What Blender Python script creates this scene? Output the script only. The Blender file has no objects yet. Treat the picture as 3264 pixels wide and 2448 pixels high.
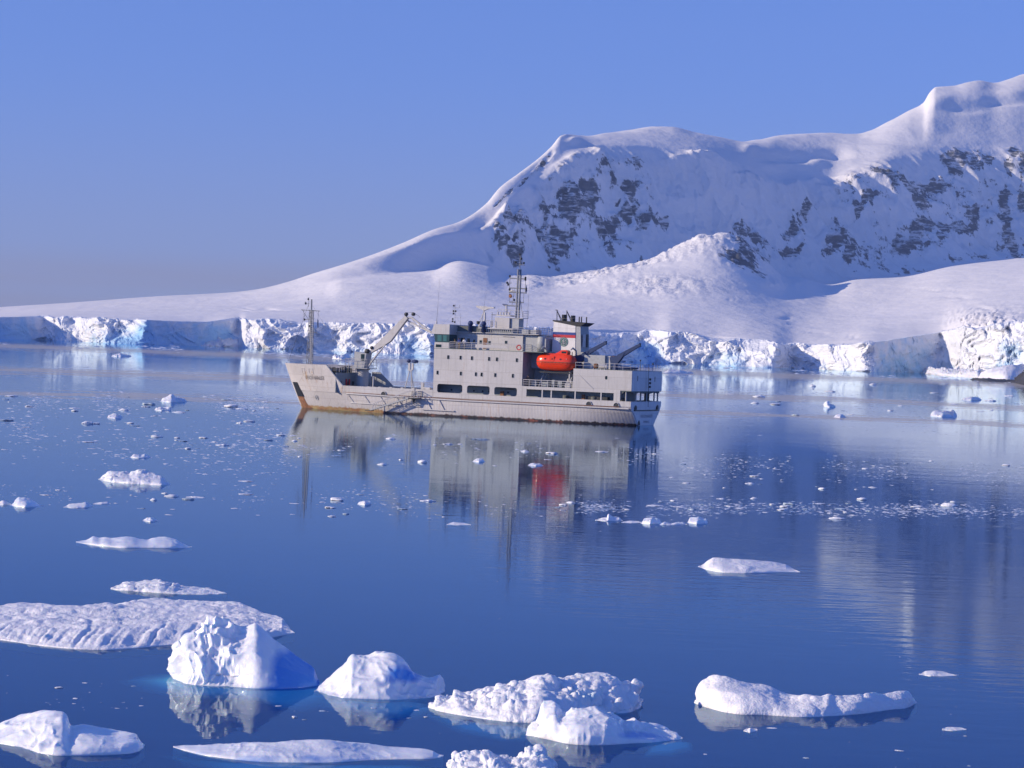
import bpy, bmesh, math, random
import numpy as np
from mathutils import Vector, Matrix

R = math.radians
SC = bpy.context.scene
COL = SC.collection
rnd = random.Random(7)

# ------------------------------------------------------------------ camera
FPX, CAM_H, ROLL, XC, YC, YH = 8127.0, 12.2, R(2.2), 1632.0, 1224.0, 1098.0
PITCH = math.atan((YH - YC) * math.cos(ROLL) / FPX)
cr, sr, cp, sp_ = math.cos(ROLL), math.sin(ROLL), math.cos(PITCH), math.sin(PITCH)
cam = bpy.data.cameras.new('camera')
camo = bpy.data.objects.new('camera', cam)
COL.objects.link(camo)
cam.sensor_width = 36
cam.lens = FPX / 3264 * 36
cam.clip_start = 1
cam.clip_end = 60000
U = Vector((0, -sp_, cp)); FWD = Vector((0, cp, sp_)); XW = Vector((1, 0, 0))
right = XW * cr + U * sr
up = -XW * sr + U * cr
m = Matrix((right, up, -FWD)).transposed().to_4x4()
m.translation = (0, 0, CAM_H)
camo.matrix_world = m
SC.camera = camo

# ------------------------------------------------------------------ light
SUN_AZ = R(-102)       # measured from +Y (view direction) clockwise; sun stands to the left
SUN_EL = R(19)
world = bpy.data.worlds.new('World'); SC.world = world; world.use_nodes = True
nt = world.node_tree; nt.nodes.clear()
def N(t, typ, **kw):
    n = t.nodes.new(typ)
    for k, v in kw.items(): setattr(n, k, v)
    return n
out = N(nt, 'ShaderNodeOutputWorld'); bg = N(nt, 'ShaderNodeBackground'); bg.inputs[1].default_value = SKYST = 0.094
sky = N(nt, 'ShaderNodeTexSky', sky_type='NISHITA', sun_disc=False, sun_elevation=SUN_EL, sun_rotation=SUN_AZ % (2 * math.pi),
        air_density=1.0, dust_density=0.1, ozone_density=3.0, altitude=0)
tc = N(nt, 'ShaderNodeTexCoord'); ad = N(nt, 'ShaderNodeVectorMath', operation='ADD'); ad.inputs[1].default_value = (0, 0, 0.12)
nm = N(nt, 'ShaderNodeVectorMath', operation='NORMALIZE')
tint = N(nt, 'ShaderNodeMix', data_type='RGBA', blend_type='MULTIPLY'); tint.inputs[0].default_value = 1; tint.inputs[7].default_value = (.86, 1.16, 2.12, 1)
sx = N(nt, 'ShaderNodeSeparateXYZ'); mr = N(nt, 'ShaderNodeMapRange', interpolation_type='SMOOTHERSTEP')
mr.inputs[1].default_value = -0.02; mr.inputs[2].default_value = 0.14; mr.inputs[3].default_value = 0.85; mr.inputs[4].default_value = 0.0
hz = N(nt, 'ShaderNodeMix', data_type='RGBA'); hz.inputs[7].default_value = (3.35, 3.7, 5.5, 1)
L = nt.links.new
L(tc.outputs['Generated'], ad.inputs[0]); L(ad.outputs[0], nm.inputs[0]); L(nm.outputs[0], sky.inputs[0])
L(sky.outputs[0], tint.inputs[6]); L(tc.outputs['Generated'], sx.inputs[0]); L(sx.outputs[2], mr.inputs[0])
L(mr.outputs[0], hz.inputs[0]); L(tint.outputs[2], hz.inputs[6])
# a thin veil of low cloud along the horizon
mpc = N(nt, 'ShaderNodeMapping'); mpc.inputs['Scale'].default_value = (3.0, 3.0, 60.0); cn = N(nt, 'ShaderNodeTexNoise'); cn.inputs['Scale'].default_value = 1.0; cn.inputs['Detail'].default_value = 4
m_a = N(nt, 'ShaderNodeMapRange', interpolation_type='SMOOTHSTEP'); m_a.inputs[1].default_value = .034; m_a.inputs[2].default_value = .018; m_a.inputs[3].default_value = 0; m_a.inputs[4].default_value = 1
m_b = N(nt, 'ShaderNodeMapRange'); m_b.inputs[1].default_value = .35; m_b.inputs[2].default_value = .7; m_b.inputs[3].default_value = .25; m_b.inputs[4].default_value = .9
mu = N(nt, 'ShaderNodeMath', operation='MULTIPLY'); veil = N(nt, 'ShaderNodeMix', data_type='RGBA'); veil.inputs[7].default_value = (3.25, 3.2, 4.6, 1)
L(tc.outputs['Generated'], mpc.inputs[0]); L(mpc.outputs[0], cn.inputs[0]); L(cn.outputs[0], m_b.inputs[0]); L(sx.outputs[2], m_a.inputs[0])
L(m_a.outputs[0], mu.inputs[0]); L(m_b.outputs[0], mu.inputs[1]); L(mu.outputs[0], veil.inputs[0]); L(hz.outputs[2], veil.inputs[6]); L(veil.outputs[2], bg.inputs[0]); L(bg.outputs[0], out.inputs[0])

sun = bpy.data.lights.new('sun', 'SUN'); suno = bpy.data.objects.new('sun', sun); COL.objects.link(suno)
sun.energy = 5.0; sun.angle = R(0.53); sun.color = (1.0, 0.84, 0.62)
sdir = Vector((math.sin(SUN_AZ) * math.cos(SUN_EL), math.cos(SUN_AZ) * math.cos(SUN_EL), math.sin(SUN_EL)))
suno.rotation_euler = sdir.to_track_quat('Z', 'Y').to_euler()
SC.view_settings.view_transform = 'Standard'; SC.view_settings.look = 'None'
SC.view_settings.exposure = 0.12; SC.view_settings.gamma = 1.0; SC.view_settings.use_curve_mapping = False

# ------------------------------------------------------------------ helpers
DS = 3264 / 2212.0     # measurements below were taken on a 2212 px wide view of the photograph
def ray(px, py):
    x = (px - XC) / FPX; y = -(py - YC) / FPX
    X = x * cr - y * sr; Y = x * sr + y * cr
    return X, cp - sp_ * Y, sp_ + cp * Y
def on_water(dx, dy, z=0.0):
    X, Y, Z = ray(dx * DS, dy * DS); t = (z - CAM_H) / Z
    return X * t, Y * t
def ae(dx, dy):        # measured point -> (bearing, elevation) tangents
    X, Y, Z = ray(dx * DS, dy * DS)
    return X / Y, Z / Y
def unproj(x, y, z):   # world -> measured point (used to know where a feature stood)
    Z = z - CAM_H
    dep = y * cp + Z * sp_; yy = (-y * sp_ + Z * cp) / dep; xx = x / dep
    a = xx * cr + yy * sr; b = -xx * sr + yy * cr
    return (XC + a * FPX) / DS, (YC - b * FPX) / DS

def _h(i, j, k, s):
    n = (i * 374761393 + j * 668265263 + k * 2147483647 + s * 974711) & 0xffffffff
    n = ((n ^ (n >> 13)) * 1274126177) & 0xffffffff
    n = ((n ^ (n >> 16)) * 2246822519) & 0xffffffff
    return ((n ^ (n >> 15)) & 0xffff) / 32767.5 - 1.0
def vn(x, y, z=0.0, s=0):
    x, y, z = np.broadcast_arrays(np.asarray(x, float), np.asarray(y, float), np.asarray(z, float))
    i, j, k = np.floor(x).astype(np.int64), np.floor(y).astype(np.int64), np.floor(z).astype(np.int64)
    u, v, w = x - i, y - j, z - k
    u = u * u * u * (u * (u * 6 - 15) + 10); v = v * v * v * (v * (v * 6 - 15) + 10); w = w * w * w * (w * (w * 6 - 15) + 10)
    def c(a, b, d): return _h(i + a, j + b, k + d, s)
    x00 = c(0,0,0) * (1-u) + c(1,0,0) * u; x10 = c(0,1,0) * (1-u) + c(1,1,0) * u
    x01 = c(0,0,1) * (1-u) + c(1,0,1) * u; x11 = c(0,1,1) * (1-u) + c(1,1,1) * u
    return (x00 * (1-v) + x10 * v) * (1-w) + (x01 * (1-v) + x11 * v) * w
def fbm(x, y, z=0.0, o=4, s=0, g=0.5):
    r = 0; a = 1.0; t = 0
    for q in range(o):
        f = 2.03 ** q
        r = r + a * vn(np.asarray(x) * f + q * 17.3, np.asarray(y) * f - q * 9.1, np.asarray(z) * f + q * 5.7, s + q); t += a; a *= g
    return r / t
def billow(x, y, z=0.0, o=3, s=0, g=0.5):
    r = 0; a = 1.0; t = 0
    for q in range(o):
        f = 2.1 ** q
        r = r + a * np.abs(vn(np.asarray(x) * f + q * 7.3, np.asarray(y) * f - q * 3.1, np.asarray(z) * f + q * 5.7, s + q)) * 2; t += a; a *= g
    return r / t

def tag(o, label=None, cat=None, group=None, kind=None):
    if label: o['label'] = label
    if cat: o['category'] = cat
    if group: o['group'] = group
    if kind: o['kind'] = kind
    return o
def link(name, me, parent=None, mat=None, smooth=None):
    o = bpy.data.objects.new(name, me); COL.objects.link(o)
    if parent is not None: o.parent = parent
    if mat is not None: me.materials.append(mat)
    if smooth is not None: me.polygons.foreach_set('use_smooth', [smooth] * len(me.polygons))
    return o
def grid_mesh(name, P, closed=False):
    """P: array (rows, cols, 3)"""
    r, c, _ = P.shape
    me = bpy.data.meshes.new(name)
    idx = np.arange(r * c).reshape(r, c)
    if closed: idx = np.concatenate([idx, idx[:, :1]], 1)
    f = np.stack([idx[:-1, :-1], idx[:-1, 1:], idx[1:, 1:], idx[1:, :-1]], -1).reshape(-1, 4)
    me.vertices.add(r * c); me.vertices.foreach_set('co', P.reshape(-1).astype(np.float32))
    me.loops.add(f.size); me.loops.foreach_set('vertex_index', f.reshape(-1).astype(np.int32))
    me.polygons.add(len(f)); me.polygons.foreach_set('loop_start', np.arange(0, f.size, 4, dtype=np.int32))
    me.polygons.foreach_set('loop_total', np.full(len(f), 4, np.int32))
    me.update(calc_edges=True)
    return me
def set_attr(me, name, vals):
    a = me.attributes.new(name, 'FLOAT', 'POINT'); a.data.foreach_set('value', np.asarray(vals, np.float32).reshape(-1))

# ------------------------------------------------------------------ materials
def mat(name):
    mt = bpy.data.materials.new(name); mt.use_nodes = True
    t = mt.node_tree; t.nodes.clear()
    o = N(t, 'ShaderNodeOutputMaterial'); p = N(t, 'ShaderNodeBsdfPrincipled')
    t.links.new(p.outputs[0], o.inputs[0])
    return mt, t, p, o
def noise(t, scale, detail=4, vec=None, rough=0.55):
    n = N(t, 'ShaderNodeTexNoise'); n.inputs['Scale'].default_value = scale; n.inputs['Detail'].default_value = detail; n.inputs['Roughness'].default_value = rough
    if vec is not None: t.links.new(vec, n.inputs['Vector'])
    return n.outputs['Fac']
def coords(t, scale=(1, 1, 1), kind='Object'):
    c = N(t, 'ShaderNodeTexCoord'); mp = N(t, 'ShaderNodeMapping'); mp.inputs['Scale'].default_value = scale
    t.links.new(c.outputs[kind], mp.inputs[0]); return mp.outputs[0]
def ramp(t, src, a, b, c0, c1):
    n = N(t, 'ShaderNodeValToRGB'); n.color_ramp.elements[0].position = a; n.color_ramp.elements[1].position = b
    n.color_ramp.elements[0].color = (*c0, 1); n.color_ramp.elements[1].color = (*c1, 1)
    t.links.new(src, n.inputs[0]); return n.outputs[0]
def mixc(t, f, a, b):
    n = N(t, 'ShaderNodeMix', data_type='RGBA')
    for i, v in ((0, f), (6, a), (7, b)):
        if isinstance(v, tuple): n.inputs[i].default_value = (*v, 1)
        elif isinstance(v, (int, float)): n.inputs[i].default_value = v
        else: t.links.new(v, n.inputs[i])
    return n.outputs[2]
def mathn(t, op, a, b=0.0, clamp=False):
    n = N(t, 'ShaderNodeMath', operation=op, use_clamp=clamp)
    for i, v in ((0, a), (1, b)):
        if isinstance(v, (int, float)): n.inputs[i].default_value = v
        else: t.links.new(v, n.inputs[i])
    return n.outputs[0]
def bump(t, p, h, strength, dist):
    b = N(t, 'ShaderNodeBump'); b.inputs['Strength'].default_value = strength; b.inputs['Distance'].default_value = dist
    t.links.new(h, b.inputs['Height']); t.links.new(b.outputs[0], p.inputs['Normal'])
def attr(t, name):
    a = N(t, 'ShaderNodeAttribute'); a.attribute_name = name; return a.outputs['Fac']
def paint(name, col, rough=0.5, metal=0.0, var=0.12, scale=3.0):
    mt, t, p, o = mat(name)
    v = coords(t)
    f = noise(t, scale, 5, v)
    c = mixc(t, ramp(t, f, .3, .7, (0, 0, 0), (1, 1, 1)), tuple(x * (1 - var) for x in col), tuple(min(1, x * (1 + var)) for x in col))
    t.links.new(c, p.inputs['Base Color']); p.inputs['Roughness'].default_value = rough; p.inputs['Metallic'].default_value = metal
    return mt
def ship_white(name, base, rustamt=0.5, streak=1.0, hull=False):
    mt, t, p, o = mat(name)
    v1 = coords(t, (1.6, 1.6, 0.12)); v2 = coords(t, (.25, .25, .3)); v3 = coords(t, (1, 1, 1))
    st = noise(t, 1.0, 5, v1, .7); pa = noise(t, 1.0, 4, v2); fi = noise(t, 3.0, 5, v3)
    c = mixc(t, ramp(t, pa, .3, .7, (0, 0, 0), (1, 1, 1)), tuple(x * .88 for x in base), base)
    c = mixc(t, ramp(t, fi, .45, .75, (0, 0, 0), (.5, .5, .5)), c, tuple(x * .8 for x in base))
    br = N(t, 'ShaderNodeTexBrick'); br.inputs['Scale'].default_value = 1.0; br.inputs['Brick Width'].default_value = 5.2; br.inputs['Row Height'].default_value = 1.9; br.inputs['Mortar Size'].default_value = .035; br.inputs['Mortar Smooth'].default_value = .5
    br.inputs['Color1'].default_value = (.95, .95, .95, 1); br.inputs['Color2'].default_value = (1.04, 1.04, 1.04, 1); br.inputs['Mortar'].default_value = (.72, .69, .66, 1)
    q = N(t, 'ShaderNodeTexCoord'); sq = N(t, 'ShaderNodeSeparateXYZ'); cq = N(t, 'ShaderNodeCombineXYZ'); t.links.new(q.outputs['Object'], sq.inputs[0])
    t.links.new(mathn(t, 'ADD', sq.outputs[0], sq.outputs[1]), cq.inputs[0]); t.links.new(sq.outputs[2], cq.inputs[1]); t.links.new(cq.outputs[0], br.inputs[0])
    mx = N(t, 'ShaderNodeMix', data_type='RGBA', blend_type='MULTIPLY'); mx.inputs[0].default_value = .8; t.links.new(c, mx.inputs[6]); t.links.new(br.outputs[0], mx.inputs[7]); c = mx.outputs[2]
    grime = noise(t, 1.0, 5, coords(t, (2.2, 2.2, .10)), .7)
    c = mixc(t, ramp(t, grime, .52, .70, (0, 0, 0), (.55, .55, .55)), c, tuple(x * .62 for x in base))
    # rust streaks running down from seams
    mask = mathn(t, 'MULTIPLY', ramp(t, st, .57, .72, (0, 0, 0), (1, 1, 1)), ramp(t, pa, .42, .62, (0, 0, 0), (1, 1, 1)))
    mask = mathn(t, 'MULTIPLY', mask, rustamt)
    c = mixc(t, mask, c, (.36, .20, .10))
    if hull:
        s = N(t, 'ShaderNodeSeparateXYZ'); cc = N(t, 'ShaderNodeTexCoord'); t.links.new(cc.outputs['Object'], s.inputs[0])
        z = s.outputs[2]; x = s.outputs[0]
        wob = mathn(t, 'MULTIPLY', mathn(t, 'SUBTRACT', noise(t, 1.0, 6, coords(t, (1.3, 1.3, .5)), .7), .5), .9)
        zz = mathn(t, 'ADD', z, wob)
        # yellowish scum band forward, dark red-black boot band aft
        fore = mathn(t, 'GREATER_THAN', x, 44.5)
        low = ramp(t, mathn(t, 'MULTIPLY', zz, 1.0), .42, .62, (1, 1, 1), (0, 0, 0))
        low2 = ramp(t, mathn(t, 'MULTIPLY', zz, 1.0), .22, .40, (1, 1, 1), (0, 0, 0))
        tone = noise(t, 1.0, 5, coords(t, (.5, .5, 2)), .7)
        yb = mixc(t, ramp(t, tone, .4, .6, (0, 0, 0), (1, 1, 1)), (.40, .30, .14), (.30, .15, .07))
        rb = mixc(t, ramp(t, tone, .52, .68, (0, 0, 0), (1, 1, 1)), (.03, .025, .03), (.30, .09, .05))
        band = mixc(t, fore, rb, yb)
        lowm = mixc(t, fore, low2, low)
        c = mixc(t, lowm, c, band)
        # frames showing through the plating
        fr = N(t, 'ShaderNodeTexWave', wave_type='BANDS', bands_direction='X'); fr.inputs['Scale'].default_value = .55; fr.inputs['Distortion'].default_value = 2.5
        t.links.new(cc.outputs['Object'], fr.inputs[0])
        hh = mathn(t, 'ADD', mathn(t, 'MULTIPLY', fr.outputs['Fac'], .5), noise(t, 1.2, 3, coords(t)))
        bump(t, p, hh, .35, .06)
    else:
        bump(t, p, noise(t, .9, 3, v3), .25, .08)
    if name.startswith('bow'):
        s = N(t, 'ShaderNodeSeparateXYZ'); cc = N(t, 'ShaderNodeTexCoord'); t.links.new(cc.outputs['Object'], s.inputs[0])
        wv = mathn(t, 'MULTIPLY', mathn(t, 'SUBTRACT', noise(t, 1.0, 4, coords(t, (.8, .8, .8))), .5), .7)
        acc = None
        for x0, w_, z0 in ((60.6, .42, 4.0), (58.9, .3, 5.2), (57.3, .2, 6.2), (61.4, .2, 5.0)):
            dd = mathn(t, 'SUBTRACT', 1.0, mathn(t, 'DIVIDE', mathn(t, 'ABSOLUTE', mathn(t, 'SUBTRACT', mathn(t, 'ADD', s.outputs[0], wv), x0)), w_), True)
            zz = mathn(t, 'MULTIPLY', mathn(t, 'DIVIDE', mathn(t, 'SUBTRACT', s.outputs[2], z0), 1.4, True), mathn(t, 'LESS_THAN', s.outputs[2], 6.3))
            q = mathn(t, 'MULTIPLY', dd, zz); acc = q if acc is None else mathn(t, 'MAXIMUM', acc, q)
        c = mixc(t, mathn(t, 'MULTIPLY', acc, .75), c, (.50, .30, .12))
    t.links.new(c, p.inputs['Base Color']); p.inputs['Roughness'].default_value = .55
    return mt
M = {}
M['hull'] = ship_white('hull_paint', (.56, .53, .52), .9, hull=True)
M['white'] = ship_white('ship_white_paint', (.54, .52, .51), .45)
M['bright_white'] = ship_white('bright_white_paint', (.80, .78, .76), .2)  # lightened to lift the shaded stern faces; the funnel is this white itself
M['bow'] = ship_white('bow_white_paint', (.62, .58, .56), 1.0)
M['grey'] = paint('grey_paint', (.36, .37, .38), .55)
M['inner'] = paint('inner_grey_paint', (.27, .30, .31), .6)
M['deck'] = paint('deck_paint', (.16, .19, .17), .7)
M['rail'] = paint('rail_paint', (.52, .50, .49), .5)
M['dark'] = paint('black_fitting', (.02, .022, .026), .5)
M['glass'] = paint('window_glass', (.012, .03, .035), .06)
M['pane'] = paint('bridge_glass', (.06, .17, .17), .05)
M['teal'] = paint('teal_window_band', (.02, .06, .06), .3)
M['rust'] = paint('rusty_steel', (.22, .10, .05), .8, var=.4)
M['orange'] = paint('orange_fibreglass', (.80, .055, .012), .22, var=.06)
M['blue'] = paint('blue_crane_paint', (.005, .025, .10), .5)
M['dblue'] = paint('dark_blue_canvas', (.02, .04, .13), .7)
M['sred'] = paint('red_stripe_paint', (.50, .02, .03), .5)
M['sblue'] = paint('navy_stripe_paint', (.015, .05, .24), .5)
M['green'] = paint('green_emblem_paint', (.03, .15, .13), .5)
M['black'] = paint('funnel_black', (.015, .015, .017), .5)
M['canvas'] = paint('grey_canvas', (.13, .14, .13), .8)
M['mast'] = paint('mast_paint', (.22, .23, .25), .5)
M['ltr'] = paint('lettering_paint', (.05, .045, .055), .6)
M['ltr2'] = paint('faded_lettering_paint', (.24, .25, .30), .6)
M['skin'] = paint('skin', (.45, .26, .18), .6)
M['cloth_w'] = paint('white_cloth', (.7, .7, .72), .8)
M['cloth_d'] = paint('dark_cloth', (.02, .025, .04), .8)
M['cloth_b'] = paint('blue_cloth', (.02, .05, .25), .8)
M['cloth_t'] = paint('tan_cloth', (.35, .22, .08), .8)

# snow for the land
def land_mat():
    mt, t, p, o = mat('glacier_snow')
    g = N(t, 'ShaderNodeNewGeometry'); pos = g.outputs['Position']
    def mp(s):
        q = N(t, 'ShaderNodeMapping'); q.inputs['Scale'].default_value = s; t.links.new(pos, q.inputs[0]); return q.outputs[0]
    rk = attr(t, 'rock')
    n1 = noise(t, 1.0, 8, mp((.018, .012, .022)), .68)
    f = mathn(t, 'ADD', rk, mathn(t, 'ADD', mathn(t, 'MULTIPLY', mathn(t, 'SUBTRACT', n1, .5), 3.6), mathn(t, 'MULTIPLY', mathn(t, 'SUBTRACT', noise(t, 1.0, 6, mp((.055, .03, .016)), .75), .5), 2.6)))
    rmask = ramp(t, f, .46, .62, (0, 0, 0), (1, 1, 1))
    # nothing becomes rock where no outcrop was surveyed
    rmask = mathn(t, 'MULTIPLY', rmask, ramp(t, rk, .02, .15, (0, 0, 0), (1, 1, 1)))
    n2 = noise(t, 1.0, 6, mp((.06, .04, .1)), .6)
    rock = mixc(t, ramp(t, n2, .3, .7, (0, 0, 0), (1, 1, 1)), (.055, .065, .085), (.15, .155, .17))
    led = ramp(t, noise(t, 1.0, 7, mp((.03, .02, .13)), .7), .50, .60, (0, 0, 0), (.85, .85, .85))
    rmask = mathn(t, 'MULTIPLY', rmask, mathn(t, 'SUBTRACT', 1.0, led))
    n3 = noise(t, 1.0, 5, mp((.004, .003, .01)))
    snow = mixc(t, ramp(t, n3, .35, .65, (0, 0, 0), (1, 1, 1)), (.82, .80, .80), (.88, .85, .84))
    c = mixc(t, rmask, snow, rock)
    t.links.new(c, p.inputs['Base Color']); p.inputs['Roughness'].default_value = .8; p.inputs['Specular IOR Level'].default_value = .15
    h = mathn(t, 'ADD', noise(t, 1.0, 6, mp((.02, .012, .03)), .6), mathn(t, 'MULTIPLY', attr(t, 'crev'), mathn(t, 'MULTIPLY', noise(t, 1.0, 5, mp((.06, .04, .08)), .65), 1.6)))
    bump(t, p, h, .5, 8.0)
    return mt
M['land'] = land_mat()
def cliff_mat():
    mt, t, p, o = mat('glacier_ice')
    g = N(t, 'ShaderNodeNewGeometry'); pos = g.outputs['Position']
    def mp(s):
        q = N(t, 'ShaderNodeMapping'); q.inputs['Scale'].default_value = s; t.links.new(pos, q.inputs[0]); return q.outputs[0]
    b = mathn(t, 'ADD', attr(t, 'blue'), mathn(t, 'MULTIPLY', mathn(t, 'SUBTRACT', noise(t, 1.0, 5, mp((.05, .05, .07))), .5), 1.4))
    c = mixc(t, ramp(t, b, .3, .9, (0, 0, 0), (1, 1, 1)), (.84, .85, .88), (.36, .62, .86))
    t.links.new(c, p.inputs['Base Color']); p.inputs['Roughness'].default_value = .6; p.inputs['Specular IOR Level'].default_value = .25
    bump(t, p, noise(t, 1.0, 6, mp((.35, .35, .18)), .65), .8, 1.6)
    return mt
M['cliff'] = cliff_mat()
def ice_mat(name, a, b, rough=.5, bscale=2.0, bstr=.5, glint=0.0, sss=.12, dist=.06, cover=(.35, .75)):
    mt, t, p, o = mat(name)
    v = coords(t)
    f = mathn(t, 'ADD', attr(t, 'blue'), mathn(t, 'MULTIPLY', mathn(t, 'SUBTRACT', noise(t, .8, 4, v), .5), .8))
    c = mixc(t, ramp(t, f, cover[0], cover[1], (0, 0, 0), (1, 1, 1)), a, b)
    t.links.new(c, p.inputs['Base Color'])
    p.inputs['Roughness'].default_value = rough
    if sss:
        p.inputs['Subsurface Weight'].default_value = sss; p.inputs['Subsurface Radius'].default_value = (.25, .5, 1.0); p.inputs['Subsurface Scale'].default_value = .35
    p.inputs['Coat Weight'].default_value = glint; p.inputs['Coat Roughness'].default_value = .12
    h = mathn(t, 'ADD', noise(t, bscale, 6, v, .6), mathn(t, 'MULTIPLY', noise(t, bscale * 6, 4, v, .6), .4))
    bump(t, p, h, bstr, dist)
    return mt
M['snowice'] = ice_mat('snow_covered_ice', (.84, .83, .86), (.62, .76, .86), .6, 2.0, .8, 0, .15, .12)
M['rubble'] = ice_mat('rubble_ice', (.84, .84, .87), (.55, .74, .84), .45, 3.0, .8, .1, .2, .1)
M['berg'] = ice_mat('wet_iceberg_ice', (.84, .85, .88), (.08, .28, .72), .35, 2.5, .5, .35, .25, .05)
M['chunk'] = ice_mat('brash_ice', (.82, .82, .85), (.5, .68, .8), .5, 5.0, .5, 0, 0, .05)
M['sub'] = ice_mat('submerged_ice', (.55, 1.0, .98), (.40, .95, 1.0), .6, 1.5, .3, 0, 0, .05)
_t = M['sub'].node_tree; _p = [n for n in _t.nodes if n.type == 'BSDF_PRINCIPLED'][0]; _t.links.new(attr(_t, 'fade'), _p.inputs['Alpha'])
def water_mat():
    mt, t, p, o = mat('sea_water')
    t.nodes.remove(p)
    g = N(t, 'ShaderNodeNewGeometry'); pos = g.outputs['Position']
    def mp(s, rz=0):
        q = N(t, 'ShaderNodeMapping'); q.inputs['Scale'].default_value = s; q.inputs['Rotation'].default_value = (0, 0, rz); t.links.new(pos, q.inputs[0]); return q.outputs[0]
    big = noise(t, 1.0, 3, mp((.012, .006, 1)), .5)       # calm and ruffled patches
    calm = ramp(t, big, .38, .62, (.45, .45, .45), (1.5, 1.5, 1.5))
    h = mathn(t, 'ADD', mathn(t, 'MULTIPLY', noise(t, 1.0, 3, mp((.35, .9, 1), .06), .5), .30),
              mathn(t, 'ADD', mathn(t, 'MULTIPLY', noise(t, 1.0, 3, mp((1.4, 3.2, 1), -.1), .5), .055),
                    mathn(t, 'MULTIPLY', noise(t, 1.0, 3, mp((.05, .12, 1), .1), .5), .45)))
    h = mathn(t, 'MULTIPLY', h, calm)
    b = N(t, 'ShaderNodeBump'); b.inputs['Strength'].default_value = 1.0; b.inputs['Distance'].default_value = WAVE
    t.links.new(h, b.inputs['Height'])
    gl = N(t, 'ShaderNodeBsdfGlossy'); gl.inputs['Roughness'].default_value = .015; gl.inputs['Color'].default_value = (.78, .92, 1.0, 1)
    t.links.new(b.outputs[0], gl.inputs['Normal'])
    fr = N(t, 'ShaderNodeFresnel'); fr.inputs['IOR'].default_value = 1.15; t.links.new(b.outputs[0], fr.inputs['Normal'])
    df = N(t, 'ShaderNodeBsdfDiffuse'); df.inputs['Color'].default_value = (.001, .06, .24, 1)
    tr = N(t, 'ShaderNodeBsdfTransparent'); tr.inputs['Color'].default_value = (.62, .96, 1.0, 1)
    m1 = N(t, 'ShaderNodeMixShader'); m1.inputs[0].default_value = .85
    t.links.new(df.outputs[0], m1.inputs[1]); t.links.new(tr.outputs[0], m1.inputs[2])
    m2 = N(t, 'ShaderNodeMixShader'); t.links.new(fr.outputs[0], m2.inputs[0]); t.links.new(m1.outputs[0], m2.inputs[1]); t.links.new(gl.outputs[0], m2.inputs[2])
    # films of grease ice lying in long drifts across the bay
    s = N(t, 'ShaderNodeSeparateXYZ'); t.links.new(pos, s.inputs[0])
    yw = mathn(t, 'ADD', s.outputs[1], mathn(t, 'MULTIPLY', mathn(t, 'SUBTRACT', noise(t, 1.0, 4, mp((.008, .004, 1)), .6), .5), 260))
    def drift(y0, w, k): return mathn(t, 'SUBTRACT', 1.0, mathn(t, 'DIVIDE', mathn(t, 'ABSOLUTE', mathn(t, 'SUBTRACT', mathn(t, 'ADD', yw, mathn(t, 'MULTIPLY', s.outputs[0], k)), y0)), w), True)
    dm = mathn(t, 'MAXIMUM', mathn(t, 'MAXIMUM', drift(715, 110, -.05), drift(480, 55, -.35)), drift(1500, 520, 0))
    fn = noise(t, 1.0, 5, mp((.05, .07, 1)), .7); f2 = noise(t, 1.0, 4, mp((.3, .5, 1)), .7)
    fm_ = mathn(t, 'ADD', dm, mathn(t, 'ADD', mathn(t, 'MULTIPLY', mathn(t, 'SUBTRACT', fn, .5), 2.0), mathn(t, 'MULTIPLY', mathn(t, 'SUBTRACT', f2, .5), 1.6)))
    film = mathn(t, 'MULTIPLY', ramp(t, fm_, .50, .80, (0, 0, 0), (1, 1, 1)), .70)
    film = mathn(t, 'MULTIPLY', film, ramp(t, dm, .0, .1, (0, 0, 0), (1, 1, 1)))
    gi = N(t, 'ShaderNodeBsdfDiffuse'); gi.inputs['Color'].default_value = (.52, .49, .47, 1)
    m3 = N(t, 'ShaderNodeMixShader'); t.links.new(film, m3.inputs[0]); t.links.new(m2.outputs[0], m3.inputs[1]); t.links.new(gi.outputs[0], m3.inputs[2])
    t.links.new(m3.outputs[0], o.inputs[0])
    return mt
WAVE = .031
M['water'] = water_mat()
M['deep'] = paint('deep_water', (.001, .065, .27), .9, var=.02, scale=.05)
HAZE = 4.5e-5
# ------------------------------------------------------------------ water
def plane(name, z, mt, y0=-400, y1=14000, w=9000):
    P = np.array([[[-w, y0, z], [w, y0, z]], [[-w, y1, z], [w, y1, z]]], float)
    o = link(name, grid_mesh(name, P), None, mt, False); tag(o, kind='structure'); return o
plane('sea', 0.0, M['water'])
plane('deep_water', -9.0, M['deep'])

# ------------------------------------------------------------------ the glacier and mountain
def C(pts):
    """measured curve -> function bearing -> elevation tangent (tabled on x)"""
    A = np.array([ae(*p) for p in pts]); return A[:, 0], A[:, 1]
def pc(x, xs, ys):     # smooth monotone interpolation
    xs = np.asarray(xs, float); ys = np.asarray(ys, float)
    h = np.diff(xs); d = np.diff(ys) / h
    mm = np.zeros(len(xs)); mm[0], mm[-1] = d[0], d[-1]
    for i in range(1, len(xs) - 1):
        mm[i] = 0 if d[i-1] * d[i] <= 0 else 2 * d[i-1] * d[i] / (d[i-1] + d[i])
    i = np.clip(np.searchsorted(xs, x) - 1, 0, len(h) - 1); t = np.clip((x - xs[i]) / h[i], 0, 1)
    return ((2*t**3 - 3*t**2 + 1) * ys[i] + (t**3 - 2*t**2 + t) * h[i] * mm[i] + (-2*t**3 + 3*t**2) * ys[i+1] + (t**3 - t**2) * h[i] * mm[i+1])
def AX(dx): return ae(dx, 700)[0]
def depth(a, tab): return pc(a, [AX(x) for x, _ in tab], [y for _, y in tab])
def elev(a, tab): xs, es = C(tab); return pc(a, xs, es)

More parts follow.
